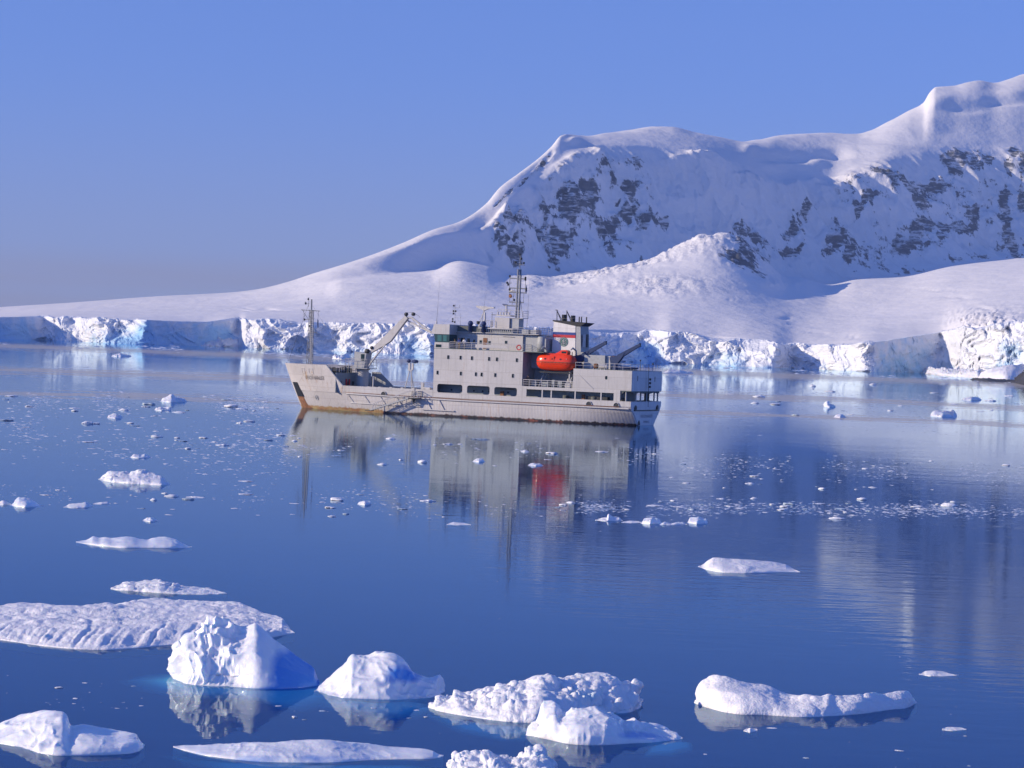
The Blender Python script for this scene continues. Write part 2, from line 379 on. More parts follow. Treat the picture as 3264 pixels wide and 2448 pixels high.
SKY = [(-1200,735),(-500,700),(0,664),(150,655),(330,642),(505,632),(560,625),(620,610),(680,590),(740,572),(800,552),(870,525),(940,495),(985,482),(1010,470),(1050,440),(1080,405),(1120,375),(1160,345),(1190,318),(1213,293),(1224,291),(1240,293),(1270,295),(1310,288),(1360,281),(1410,276),(1450,278),(1500,291),(1550,302),(1600,310),(1640,303),(1680,294),(1740,290),(1800,290),(1850,291),(1880,284),(1920,264),(1960,242),(1995,224),(2010,201),(2022,191),(2060,190),(2095,181),(2120,178),(2145,182),(2212,163),(2350,140),(2600,110),(3100,60)]
RIM = [(-1200,739),(-500,704),(0,668),(330,646),(505,636),(620,614),(740,576),(800,558),(850,541),(940,506),(1000,494),(1030,490),(1065,464),(1100,428),(1150,394),(1200,346),(1240,322),(1300,312),(1370,312),(1440,318),(1500,324),(1560,338),(1610,352),(1640,366),(1700,384),(1790,378),(1850,353),(1960,322),(2080,312),(2212,306),(2600,280),(3100,250)]
VAL = [(-1200,745),(-500,712),(0,676),(330,655),(505,645),(620,628),(740,598),(850,588),(940,582),(1000,566),(1060,572),(1100,592),(1180,594),(1250,586),(1300,586),(1400,584),(1540,590),(1600,600),(1700,600),(1780,613),(1850,604),(1950,598),(2060,574),(2212,557),(2600,530),(3100,500)]
KNO = [(-1200,755),(-500,722),(0,681),(330,663),(505,653),(620,640),(700,620),(740,606),(850,595),(930,588),(1000,568),(1050,577),(1100,597),(1180,599),(1250,586),(1300,572),(1400,548),(1470,524),(1530,507),(1555,506),(1590,516),(1650,562),(1700,598),(1740,604),(1790,617),(1850,606),(1950,600),(2060,577),(2212,560),(2600,530),(3100,500)]
TOP = [(-1200,700),(-500,690),(0,685),(100,684),(200,687),(300,691),(430,695),(510,688),(560,690),(700,697),(830,700),(940,700),(1000,703),(1200,708),(1280,710),(1350,713),(1450,714),(1500,720),(1600,730),(1700,741),(1800,744),(1900,735),(2000,721),(2100,705),(2212,693),(2600,670),(3100,650)]
Y_SHORE = [(-1200,2600),(-500,2100),(-60,2150),(0,2185),(95,2290),(140,2262),(290,2195),(380,2260),(515,2355),(532,2290),(600,2280),(700,2290),(940,2250),(1100,2260),(1280,2330),(1340,2385),(1410,2430),(1450,2400),(1540,2400),(1668,2335),(1722,2400),(1800,2350),(1872,2280),(1940,2345),(2030,2420),(2090,2250),(2150,2150),(2212,2080),(2600,1850),(3100,1700)]
Y_KNO = [(-1200,3300),(740,3250),(1000,3450),(1300,3550),(1540,3650),(1780,3700),(2212,3700),(3100,3600)]
Y_VAL = [(-1200,3600),(740,3380),(950,3640),(1050,3800),(1200,4000),(1500,4280),(1780,4600),(2212,5000),(3100,5900)]
Y_RIM = [(-1200,3900),(740,3480),(950,3760),(1050,3950),(1200,4260),(1240,4360),(1500,4600),(1640,4790),(1850,5080),(2212,5440),(3100,6300)]
Y_SKY = [(-1200,4300),(300,4100),(740,3560),(950,3860),(1050,4050),(1200,4330),(1240,4520),(1300,4720),(1400,4900),(1640,5230),(1850,5520),(2000,5680),(2212,5950),(3100,7000)]

na, rows = 1100, 330
a = np.linspace(AX(-1150), AX(3050), na)
# keep most columns where the view is
a = np.sort(np.concatenate([np.linspace(AX(-80), AX(2292), 940), np.linspace(AX(-1150), AX(-90), 80), np.linspace(AX(2302), AX(3050), 80)])); na = len(a)
ys = depth(a, Y_SHORE)
def gs(v, w=.011):
    A_ = np.exp(-.5 * ((a[:, None] - a[None, :]) / w) ** 2) * np.gradient(a)[None, :]; return (A_ @ v) / A_.sum(1)
Yl = [ys + 100]
el = [elev(a, TOP)]
yk = depth(a, Y_KNO)
ek = elev(a, KNO)
yk = gs(yk); ysm = gs(ys, .02); Yl.append(ysm + 100 + (yk - ysm - 45) * .5); el.append(gs(el[0], .01) + (gs(ek, .01) - gs(el[0], .01)) * .5)
Yl.append(yk); el.append(ek)
Yl.append(gs(depth(a, Y_VAL))); el.append(elev(a, VAL))
Yl.append(gs(depth(a, Y_RIM))); el.append(elev(a, RIM))
Yl.append(gs(depth(a, Y_SKY))); el.append(elev(a, SKY))
Zl = [CAM_H + e * y for e, y in zip(el, Yl)]
Zl[0] -= 1.5
Yl.append(Yl[-1] + 500); Zl.append(Zl[-1] * .80)
Yl.append(Yl[-1] + 2200); Zl.append(Zl[-1] * .2)
Yl = np.array(Yl); Zl = np.array(Zl)
for i in range(1, len(Yl)): Yl[i] = np.maximum(Yl[i], Yl[i-1] + 40)
h = np.diff(Yl, axis=0); d = np.diff(Zl, axis=0) / h
mm = np.zeros_like(Zl); mm[0] = d[0]; mm[-1] = d[-1]
for i in range(1, len(Yl) - 1):
    mm[i] = np.where(d[i-1] * d[i] <= 0, 0, 2 * d[i-1] * d[i] / (d[i-1] + d[i] + 1e-9))
segs = [26, 34, 28, 110, 60, 12, 8]
RY, RZ, RS = [], [], []
for i, n in enumerate(segs):
    for q in range(n + (i == len(segs) - 1)):
        t = q / n
        RY.append(Yl[i] + t * h[i])
        RZ.append((2*t**3 - 3*t**2 + 1) * Zl[i] + (t**3 - 2*t**2 + t) * h[i] * mm[i] + (-2*t**3 + 3*t**2) * Zl[i+1] + (t**3 - t**2) * h[i] * mm[i+1])
        RS.append(i + t)
RY.insert(0, Yl[0] - 25); RZ.insert(0, Zl[0] - 14); RS.insert(0, 0.0)
RY = np.array(RY); RZ = np.array(RZ); RS = np.array(RS)[:, None] + 0 * RY
RX = a[None, :] * RY
def sm(x, a0, a1): t = np.clip((x - a0) / (a1 - a0), 0, 1); return t * t * (3 - 2 * t)
PX, PY = unproj(RX, RY, RZ)
face = sm(RS, 3.0, 3.25) * (1 - sm(RS, 3.7, 4.0)) * sm(PX, 1000, 1120)
upper = sm(RS, 4.0, 4.2) * (1 - sm(RS, 4.85, 5.0)) * sm(PX, 1180, 1300)
kn = sm(RS, 1.35, 1.75) * (1 - sm(RS, 2.3, 2.9)) * sm(PX, 1150, 1260) * (1 - sm(PX, 1640, 1720))
plain = (1 - sm(RS, 1.6, 2.0))
flank = sm(RS, 2.2, 2.9) * (1 - sm(RS, 3.8, 4.0)) * sm(PX, 700, 800) * (1 - sm(PX, 1000, 1100))
along = RX * .72 + RY * .70; across = -RX * .70 + RY * .72
Zn = np.zeros_like(RZ)
Zn += face * (30 * fbm(along / 150, RZ / 210, across / 400, 4, 11) + 20 * (1 - billow(along / 70, RZ / 130, 0, 4, 12)) - 4)
Zn += face * 17 * (np.maximum(0, 1 - 2.2 * np.abs(vn(along / 110 + .3 * fbm(RX / 200, RY / 200, 0, 2, 17), RZ / 300, 0, 16))) ** 2)
Zn += face * 7 * (1 - billow(along / 26, RZ / 50, across / 90, 3, 18))
Zn += face * 9 * np.maximum(0, fbm(along / 320, RZ / 90, 0, 3, 15))
Zn += upper * (7 * fbm(RX / 230, RY / 260, 0, 3, 21) + 1.2 * fbm(RX / 50, RY / 80, 0, 3, 22))
Zn += kn * (5.5 * fbm(RX / 90, RY / 90, 0, 3, 31) + 9 * fbm(RX / 170, RY / 170, 0, 2, 33) - 5 * billow(RX / 45, RY / 38, 0, 3, 32) - 3 * billow(RX / 16, RY / 14, 0, 2, 34))
Zn += plain * sm(RS, 0, .35) * (1.6 * fbm(RX / 260, RY / 330, 0, 3, 41))
Zn += (plain * sm(RS, .1, .5) * .7 + upper * .8) * fbm(RX / 60 + RY / 90, RY / 45, 0, 4, 43)
Zn += flank * (5 * fbm(RX / 90, RY / 110, 0, 3, 51))
# crevassed shoulder low on the right, and icefall humps at the mountain foot
cre = np.exp(-(((PX - 2140) / 75) ** 2 + ((PY - 700) / 30) ** 2)) + .8 * np.exp(-(((PX - 1420) / 110) ** 2 + ((PY - 615) / 22) ** 2)) + .7 * np.exp(-(((PX - 1690) / 60) ** 2 + ((PY - 612) / 12) ** 2)) + .6 * np.exp(-(((PX - 1150) / 30) ** 2 + ((PY - 608) / 16) ** 2))
Zn += cre * (5.0 * billow(RX / 22, RY / 22, 0, 3, 61) - 1.5)
# scattered open crevasses on the plain
for (qx, qy, w, hgt, amp) in [(690,606,50,2.2,-3),(740,611,35,2,-3),(580,668,45,2.2,-3.5),(545,671,40,2,-3),(850,690,50,1.6,-2),(2030,627,60,2,-3),(2120,665,16,3,-4),(2080,640,14,3,-4),(1700,685,14,3,-4),(2050,642,16,2,-3),(1560,645,40,1.6,-2),(1720,700,30,2,-3),(1280,675,60,1.6,-2),(1780,722,30,2,-3),(1850,728,25,2,-3)]:
    Zn += .55 * amp * np.exp(-(((PX - qx) / w) ** 2 + ((PY - qy - (PX - qx) * .03 + 1.2 * np.sin(PX / 9)) / (hgt * .7)) ** 2)) * plain
# wind-carved shoulder of the right-hand summit
for (qx, qy, w, hgt, amp) in [(2045,215,38,16,8),(2085,232,60,9,-6),(2170,222,60,6,-6),(2190,205,40,9,7),(1800,335,30,9,-9),(1770,350,22,8,6),(1620,325,16,9,5),(1700,345,55,12,-8),(1900,320,90,7,5),(1860,338,50,5,-4),(1240,306,14,7,6)]:
    Zn += amp * np.exp(-(((PX - qx) / w) ** 2 + ((PY - qy) / hgt) ** 2)) * sm(RS, 3.9, 4.1) * (1 - sm(RS, 4.9, 5.0))
# bulges and gullies of the face
for (qx, qy, w, hgt, amp) in [(1130,500,22,60,14),(1060,520,16,40,-10),(1240,470,30,40,10),(1330,520,60,25,-9),(1500,420,50,30,9),(1590,380,40,25,-8),(1730,410,30,25,12),(1600,470,22,12,9),(1760,400,12,8,8),(1820,420,10,6,7),(1900,460,40,40,9),(2000,470,40,50,-9),(1815,520,30,50,10),(2140,420,40,80,-12),(1710,450,40,50,-7),(1450,350,120,14,6),(1700,360,60,10,7)]:
    Zn += amp * np.exp(-(((PX - qx) / w) ** 2 + ((PY - qy) / hgt) ** 2)) * sm(RS, 3.0, 3.2) * (1 - sm(RS, 4.3, 4.6))
RZ2 = RZ + Zn
ROCK = [(1230,450,42,26,0),(1215,425,20,10,0),(1270,422,26,12,0),(1330,410,30,10,0),(1357,412,12,20,0),(1292,442,18,12,0),(1235,482,26,20,20),(1175,482,28,9,-20),(1160,508,34,16,-15),(1108,500,30,18,-35),(1200,515,26,26,30),(1212,552,22,20,0),(1108,543,24,8,-10),(1118,572,14,14,0),(1320,497,24,18,-30),(1345,480,34,16,-20),(1392,480,38,12,10),(1400,492,26,10,0),(1362,462,14,14,0),(1335,445,5,4,0),(1380,350,8,4,0),(1240,485,24,14,0),
 (1560,575,50,14,0),(1595,592,44,12,0),(1600,556,40,11,10),(1615,528,26,7,35),(1595,500,20,6,30),(1640,540,16,6,20),(1655,548,14,4,10),(1715,497,22,13,-25),(1728,478,12,14,0),(1750,455,13,6,10),(1715,452,6,4,0),(1700,548,26,9,5),(1722,545,12,8,0),(1695,512,8,5,0),(1812,530,22,24,35),(1805,508,9,18,0),(1832,565,10,18,25),
 (1965,398,60,15,6),(1915,400,30,12,8),(1925,418,30,7,28),(2025,402,24,14,10),(1975,425,20,9,25),(1987,442,22,10,10),(2072,352,28,20,15),(2102,352,14,24,0),(2056,368,10,18,0),(2135,345,16,9,5),(1872,452,26,10,-30),(1856,470,12,16,10),(1845,405,16,4,-3),(2055,492,42,10,18),(2092,485,20,10,-20),(2108,462,8,14,0),(1985,530,26,20,10),(2002,508,12,24,-10),(1940,540,12,20,-10),(1965,550,26,10,0),(2035,530,14,24,30),(2168,430,9,32,8),(2178,365,9,20,0),(2190,340,10,14,0),(2172,470,8,18,0),(2176,505,8,18,0),(2186,532,7,22,-30),(2206,440,8,30,0),(2207,380,6,22,0),
 (1168,358,30,3.5,-48),(1135,388,22,2.6,-42),(1100,415,12,2.2,-42),(1078,436,8,2,-40),(1075,505,8,5,0),(1085,525,10,8,0)]
rock = np.zeros_like(RZ)
for (qx, qy, w, hgt, an) in ROCK:
    c_, s_ = math.cos(R(an)), math.sin(R(an))
    w *= 1.22; hgt *= 1.3
    u = ((PX - qx) * c_ + (PY - qy) * s_) / w; v = (-(PX - qx) * s_ + (PY - qy) * c_) / hgt
    rock = np.maximum(rock, np.clip(1.22 - .78 * np.sqrt(u * u + v * v), 0, 1))
rock = np.maximum(rock, .20 * sm(RS, 3.02, 3.1) * (1 - sm(RS, 3.75, 3.9)) * np.maximum(sm(PX, 1780, 1850), sm(PX, 1080, 1110) * (1 - sm(PX, 1400, 1440))))
rock *= np.maximum(sm(RS, 1.9, 2.1), sm(RS, 1.3, 1.5) * sm(PX, 1480, 1500) * (1 - sm(PX, 1670, 1690)))
RZ2 += 7 * rock * (1 - billow(along / 22, RZ / 16, 0, 3, 71)) - 3 * rock
me = grid_mesh('glacier', np.stack([RX, RY, RZ2], -1))
set_attr(me, 'rock', rock); set_attr(me, 'crev', np.clip(kn + cre * 1.2 + face * .35, 0, 1.6))
o = link('snowy_mountain', me, None, M['land'], True); tag(o, kind='structure')

# ------------------------------------------------------------------ glacier front
ac = np.linspace(AX(-700), AX(2800), 2300)
ac = np.sort(np.concatenate([np.linspace(AX(-60), AX(2270), 2100), np.linspace(AX(-900), AX(-64), 160), np.linspace(AX(2274), AX(2900), 120)]))
ysc = depth(ac, Y_SHORE); zt = CAM_H + elev(ac, TOP) * (ysc + 8)
sx_ = np.concatenate([[0], np.cumsum(np.hypot(np.diff(ac * ysc), .3 * np.diff(ysc)))])   # metres along the front
pxc = np.array([unproj(aa * yy, yy, 10)[0] for aa, yy in zip(ac, ysc)])
smooth_w = sm(pxc, 285, 320) * (1 - sm(pxc, 495, 515)) + (1 - sm(pxc, 60, 95)) + .85 * sm(pxc, 1870, 1900) * (1 - sm(pxc, 2000, 2035))
amp = 1 - .85 * np.clip(smooth_w, 0, 1)
top_j = 2.2 * fbm(sx_ / 12, 0, 0, 3, 81) * amp + 9 * np.minimum(0, fbm(sx_ / 45, 3, 0, 3, 82) + .05) * amp
slump = 46 * np.clip(fbm(sx_ / 55, 9, 0, 3, 90) * 1.6 - .05, 0, 1) * amp
slope_ = (elev(ac, TOP) + .012)
nr = 34; prof = []
bl = []
for r in range(nr + 10):
    if r <= nr:
        f = r / nr; zf = -1.5 + (zt + top_j + 1.5) * f
        zz = zf
        wsx = sx_ + 9 * fbm(sx_ / 18, zz / 14, 0, 2, 92)
        pil = (1 - billow(wsx / 26, (zz + .3 * sx_) / 22, 0, 2, 83)) * 15 + fbm(sx_ / 60, zz / 60, 0, 2, 84) * 12
        cut = (1 + 1.2 * sm(pxc, 2040, 2080)) * (1 - billow((wsx + zz * .8) / 9, (zz - .5 * wsx) / 7, 0, 3, 85)) * 6.5 + fbm(sx_ / 3.2, zz / 3.2, 0, 2, 86) * 1.6
        tal = 9 * np.clip(1 - f * 2.4, 0, 1) ** 1.5 * (0.5 + fbm(sx_ / 40, 0, 0, 2, 87))
        fade = 1 - .25 * f
        yy = ysc + (14 + slump) * f ** 1.2 * amp + 4 * f - (pil * amp * fade + cut * (.25 + .75 * amp)) + 6 * amp - tal
        last = yy
    else:
        g_ = (r - nr) / 10.0
        yy = last + g_ * (ysc + 190 - last)
        zl = np.array(zt) + (g_ * .02)
        zz = (zt + top_j) * (1 - g_) + zt * g_ - g_ ** 2 * 3.5 + (slope_ * (yy - ysc - 8) if r > nr else 0) + .9 * fbm(sx_ / 9, yy / 9, 0, 2, 88) * amp * (1 - g_)
    prof.append(np.stack([ac * yy, yy, zz], -1))
    b_ = .12 + .45 * (1 - min(1, r / nr)) + .25 * np.clip(fbm(sx_ / 30, zz / 14, 0, 3, 89), 0, 1)
    for (qx, w_, s_) in [(290,70,.5),(30,50,.6),(1390,45,.75),(1560,40,.35),(1950,60,.3),(900,40,.35),(2180,40,.35),(430,80,.35)]:
        b_ = b_ + s_ * np.exp(-((pxc - qx) / w_) ** 2) * np.clip(1.25 - r / nr, 0, 1)
    b_ = b_ + .42 * np.clip(smooth_w, 0, 1)
    if r > nr: b_ = b_ * 0 - .3
    bl.append(b_)
P = np.array(prof)
me = grid_mesh('ice_cliff', P); set_attr(me, 'blue', np.array(bl) - .25)
o = link('glacier_front', me, None, M['cliff'], False); tag(o, kind='structure')

# ------------------------------------------------------------------ the air
if HAZE > 0:
    bm = bmesh.new(); bmesh.ops.create_cube(bm, size=1.0)
    bmesh.ops.scale(bm, vec=(17000, 13500, 1660), verts=bm.verts); bmesh.ops.translate(bm, vec=(0, 6350, 820), verts=bm.verts)
    me = bpy.data.meshes.new('haze'); bm.to_mesh(me); bm.free()
    mt = bpy.data.materials.new('cold_air'); mt.use_nodes = True; t = mt.node_tree; t.nodes.clear()
    oo = N(t, 'ShaderNodeOutputMaterial'); pv = N(t, 'ShaderNodeVolumePrincipled')
    pv.inputs['Color'].default_value = (.46, .60, .95, 1); pv.inputs['Density'].default_value = HAZE; pv.inputs['Anisotropy'].default_value = 0
    t.links.new(pv.outputs[0], oo.inputs['Volume'])
    o = link('haze', me, None, mt); tag(o, kind='stuff')
# ------------------------------------------------------------------ mesh builder
class MB:
    def __init__(s): s.v = []; s.f = []
    def add(s, vs, fs):
        n = len(s.v); s.v += [tuple(map(float, v)) for v in vs]; s.f += [tuple(i + n for i in f) for f in fs]; return s
    def box(s, x0, x1, y0, y1, z0, z1):
        if x0 > x1: x0, x1 = x1, x0
        if y0 > y1: y0, y1 = y1, y0
        return s.add([(x0,y0,z0),(x1,y0,z0),(x1,y1,z0),(x0,y1,z0),(x0,y0,z1),(x1,y0,z1),(x1,y1,z1),(x0,y1,z1)],
                     [(0,3,2,1),(4,5,6,7),(0,1,5,4),(1,2,6,5),(2,3,7,6),(3,0,4,7)])
    def bar(s, p, q, w, h=None, n=None):
        return s.tube([p, q], w * .5, 4) if n is None else s.tube([p, q], w * .5, n)
    def tube(s, pts, r, n=8, cap=True):
        pts = [Vector(p) for p in pts]; rs = r if isinstance(r, (list, tuple)) else [r] * len(pts)
        base = len(s.v); vs = []
        for i, p in enumerate(pts):
            d = (pts[min(i+1, len(pts)-1)] - pts[max(i-1, 0)]).normalized()
            ref = Vector((0,0,1)) if abs(d.z) < .9 else Vector((1,0,0))
            a_ = d.cross(ref).normalized(); b_ = d.cross(a_)
            for k in range(n):
                t = 2 * math.pi * (k + .5) / n
                vs.append(p + (a_ * math.cos(t) + b_ * math.sin(t)) * rs[i])
        fs = [(i*n+k, i*n+(k+1)%n, (i+1)*n+(k+1)%n, (i+1)*n+k) for i in range(len(pts)-1) for k in range(n)]
        if cap: fs += [tuple(range(n))[::-1], tuple((len(pts)-1)*n + k for k in range(n))]
        return s.add(vs, fs)
    def prism(s, pts, y0, y1):          # polygon in x,z pushed along y
        n = len(pts)
        vs = [(x, y0, z) for x, z in pts] + [(x, y1, z) for x, z in pts]
        return s.add(vs, [tuple(range(n)), tuple(range(n, 2*n))[::-1]] + [(i, n+i, n+(i+1)%n, (i+1)%n) for i in range(n)])
    def lathe(s, c, prof, n=16, axis='z'):
        vs = []
        for r_, h_ in prof:
            for k in range(n):
                t = 2*math.pi*k/n; a_, b_ = r_*math.cos(t), r_*math.sin(t)
                vs.append({'z': (c[0]+a_, c[1]+b_, c[2]+h_), 'x': (c[0]+h_, c[1]+a_, c[2]+b_), 'y': (c[0]+a_, c[1]+h_, c[2]+b_)}[axis])
        m_ = len(prof)
        fs = [(i*n+k, i*n+(k+1)%n, (i+1)*n+(k+1)%n, (i+1)*n+k) for i in range(m_-1) for k in range(n)]
        fs += [tuple(range(n))[::-1], tuple((m_-1)*n+k for k in range(n))]
        return s.add(vs, fs)
    def build(s, name, mt, parent=None, bevel=0, smooth=False):
        me = bpy.data.meshes.new(name); me.from_pydata(s.v, [], s.f)
        bm = bmesh.new(); bm.from_mesh(me); bmesh.ops.recalc_face_normals(bm, faces=bm.faces)
        if bevel: bmesh.ops.bevel(bm, geom=list(bm.edges), offset=bevel, segments=2, affect='EDGES', clamp_overlap=True)
        bm.to_mesh(me); bm.free()
        return link(name, me, parent, mt, smooth)
def B(name, mt, parent, *a, bevel=0): return MB().box(*a).build(name, mt, parent, bevel)
def rrect(x0, x1, z0, z1, r, n=4):
    pts = []
    for cx, cz, a0 in ((x1-r, z1-r, 0), (x0+r, z1-r, 90), (x0+r, z0+r, 180), (x1-r, z0+r, 270)):
        for k in range(n+1): t = R(a0 + 90*k/n); pts.append((cx + r*math.cos(t), cz + r*math.sin(t)))
    return pts
def plate(name, outline, holes, y, th, mt, parent):
    cu = bpy.data.curves.new(name, 'CURVE'); cu.dimensions = '2D'; cu.fill_mode = 'BOTH'; cu.extrude = th/2
    for pts in [outline] + holes:
        sp = cu.splines.new('POLY'); sp.points.add(len(pts)-1)
        for q, (x, z) in zip(sp.points, pts): q.co = (x, z, 0, 1)
        sp.use_cyclic_u = True
    ob = bpy.data.objects.new('t', cu); COL.objects.link(ob)
    me = bpy.data.meshes.new_from_object(ob.evaluated_get(bpy.context.evaluated_depsgraph_get())); bpy.data.objects.remove(ob)
    n = len(me.vertices); co = np.zeros(n*3); me.vertices.foreach_get('co', co); co = co.reshape(-1, 3)
    me.vertices.foreach_set('co', np.stack([co[:,0], y - co[:,2], co[:,1]], -1).reshape(-1).astype(np.float32)); me.update()
    me.materials.clear(); me.name = name
    return link(name, me, parent, mt, False)
def text_mesh(name, body, size, fn, mt, parent, th=0.0):
    cu = bpy.data.curves.new(name, 'FONT'); cu.body = body; cu.size = size; cu.resolution_u = 3; cu.offset = .004 * size
    ob = bpy.data.objects.new('t', cu); COL.objects.link(ob)
    me = bpy.data.meshes.new_from_object(ob.evaluated_get(bpy.context.evaluated_depsgraph_get())); bpy.data.objects.remove(ob)
    n = len(me.vertices); co = np.zeros(n*3); me.vertices.foreach_get('co', co); co = co.reshape(-1, 3)
    w = co[:,0].max()
    me.vertices.foreach_set('co', np.array([fn(x / w, y_, ) for x, y_, _ in co], np.float32).reshape(-1)); me.update()
    me.materials.clear()
    return link(name, me, parent, mt, False)

# ------------------------------------------------------------------ the ship
STH = R(25)
SHIP_O = (21.682, 410.259, 0.0)
ship = bpy.data.objects.new('expedition_ship', None); COL.objects.link(ship)
ship.location = SHIP_O; ship.rotation_euler = (0, 0, R(180) - STH)
tag(ship, 'long pale grey expedition ship with rust streaks lying at anchor on the calm bay', 'ship')
S = ship
ip = np.interp
def stem(z): return ip(z, [-2, 0, 1.5, 4, 7.4, 8], [61.8, 63.5, 64.35, 65.5, 67.0, 67.3])
def hb(x, z):
    Bm = ip(z, [-2, 0, 1, 2.7], [5.8, 6.15, 6.35, 6.4])
    bs = ip(z, [-2, 0, 2.6, 3], [2.6, 3.55, 6.3, 6.4])
    xf = ip(z, [-2, 0, 4, 7.5], [42, 44, 48, 52]); p = ip(z, [-2, 0, 4, 7.5], [1.35, 1.5, 2.0, 2.5])
    b = Bm
    if x > xf: b = Bm * (1 - min(1, (x - xf) / (stem(z) - xf)) ** p)
    if x < 13: b = min(b, bs + (Bm - bs) * math.sin(math.pi/2 * max(0, x) / 13))
    return max(b, 0.02)
def shell(name, zs, xa, mt, n=90, x1=None, off=0.0, sides=(1, -1), thick=0.0, power=1.0):
    """plating that follows the lines of the hull; xa(z) is its after edge"""
    V = []; F = []
    for sd in sides:
        b0 = len(V)
        for z in zs:
            e = stem(z) if x1 is None else x1(z)
            for k in range(n+1):
                t = k/n; x = xa(z) + (e - xa(z)) * (1 - (1-t) ** 1.4 if x1 is None else t)
                V.append((x, sd * (hb(x, z) + off), z))
        for i in range(len(zs)-1):
            for k in range(n):
                F.append((b0+i*(n+1)+k, b0+i*(n+1)+k+1, b0+(i+1)*(n+1)+k+1, b0+(i+1)*(n+1)+k))
    me = bpy.data.meshes.new(name); me.from_pydata(V, [], F)
    bm = bmesh.new(); bm.from_mesh(me); bmesh.ops.remove_doubles(bm, verts=bm.verts, dist=.03); bmesh.ops.recalc_face_normals(bm, faces=bm.faces); bm.to_mesh(me); bm.free()
    o = link(name, me, S, mt, not thick)
    if thick: md = o.modifiers.new('s', 'SOLIDIFY'); md.thickness = thick; md.offset = 0
    return o
hull = shell('hull', [-1.6, -.8, -.3, 0, .3, .7, 1.2, 1.8, 2.4, 3.0], lambda z: 0, M['hull'])
# transom closes the hull
tz = [-1.6, -.8, 0, 1.2, 2.4, 3.0]
mb = MB(); vs = [(0.0, hb(0, z), z) for z in tz] + [(0.0, -hb(0, z), z) for z in tz[::-1]]; mb.add(vs, [tuple(range(len(vs)))])
vs2 = [(-.12, hb(0, z) - .35, z) for z in (-.5, 0, 1.2, 2.3)] + [(-.12, -hb(0, z) + .35, z) for z in (2.3, 1.2, 0, -.5)]
n = len(vs2); mb.add(vs2 + [(0.0, y, z) for _, y, z in vs2], [tuple(range(n))] + [(i, (i+1) % n, n+(i+1) % n, n+i) for i in range(n)])
mb.build('transom', M['bright_white'], S)  # paint brightened to make up for missing light on this face
shell('bulwark', [3.0, 3.6, 4.25], lambda z: 35.2, M['white'], n=40, x1=lambda z: 54.5 if z < 4 else 53.2, thick=.12)
shell('aft_bulwark', [3.0, 3.4, 3.86], lambda z: 0.0, M['white'], n=30, x1=lambda z: 19.3, thick=.12)
B('stern_bulwark', M['bright_white'], S, -.06, .06, -6.4, 6.4, 3.0, 3.86)
fc = shell('forecastle_plating', [3.02, 3.6, 4.25, 5.2, 6.3, 7.0, 7.55], lambda z: 52.35 + max(0, z - 4.25) * .92, M['bow'], n=60, off=.035, thick=.1)
mb = MB()
for sd in (1, -1):
    pts = [(52.3 + max(0, z - 4.25) * .92, sd * (hb(53, z) + .10), z) for z in (4.2, 5.5, 6.5, 7.6)]
    mb.tube(pts, .11, 6)
    mb.build('plating_edge', M['grey'], S); mb = MB()
def deckplate(name, z, x0, x1, mt, inset=.08, n=40):
    xs = [x0 + (x1 - x0) * k / n for k in range(n+1)]
    vs = [(x, hb(x, z) - inset, z) for x in xs] + [(x, -(hb(x, z) - inset), z) for x in xs[::-1]]
    return MB().add(vs, [tuple(range(len(vs)))]).build(name, mt, S)
deckplate('main_deck', 2.98, 0.05, 53.5, M['deck'])
deckplate('forecastle_deck', 6.35, 53.6, 66.3, M['deck'], .12)
MB().prism([(53.6, 2.98), (53.7, 2.98), (53.7, 6.35), (53.6, 6.35)], -6.2, 6.2).build('forecastle_bulkhead', M['inner'], S)
# bow: hawse recess with rusty foot, mooring ports, white waterline knuckle
def patch(name, zs, xa, xb, mt, off=.06, n=8): return shell(name, zs, xa, mt, n=n, x1=xb, off=off, sides=(1,))
patch('hawse_recess', [1.95, 2.5, 3.2, 3.8, 4.35], lambda z: stem(z) - 2.15 + .28 * (z - 2) * .3, lambda z: stem(z) - .42, M['dark'], .17, 14)
patch('rusty_stem_plate', [.02, .5, 1.0, 1.5, 1.95], lambda z: stem(z) - 2.0 - max(0, .6 - z) * 1.8, lambda z: stem(z) - .35, M['rust'], .07)
for i, (xa_, wd) in enumerate([(61.0, .62), (59.0, .85)]):
    f = patch('mooring_port', [6.02, 6.4, 6.78], lambda z, xa_=xa_, wd=wd: xa_ - wd/2, lambda z, xa_=xa_, wd=wd: xa_ + wd/2 + .1, M['dark'], .09, 3)
    r_ = MB()
    for zz in (5.97, 6.83): r_.tube([(xa_ - wd/2, hb(xa_-wd/2, zz) + .1, zz), (xa_ + wd/2 + .12, hb(xa_+wd/2, zz) + .1, zz)], .05, 6)
    for xx in (xa_ - wd/2, xa_ + wd/2 + .11): r_.tube([(xx, hb(xx, 5.97) + .1, 5.97), (xx, hb(xx, 6.83) + .1, 6.83)], .05, 6)
    r_.build('port_rim', M['white'], f)
NAME = 'АЛЕКСЕЙ МАРЫШЕВ'
def bow_name(u, v):
    x = 60.95 - u * 4.75 + 0; z = 4.98 + v + (.03) * u
    return (x, hb(x, z) + .11, z)
text_mesh('bow_name', NAME, .82, bow_name, M['ltr'], S)
text_mesh('stern_name', NAME, .66, lambda u, v: (-.145, 2.55 - u * 5.1, 1.28 + v), M['ltr2'], S)
text_mesh('home_port_name', 'МУРМАНСК', .50, lambda u, v: (-.145, 1.2 - u * 2.5, .42 + v), M['ltr2'], S)
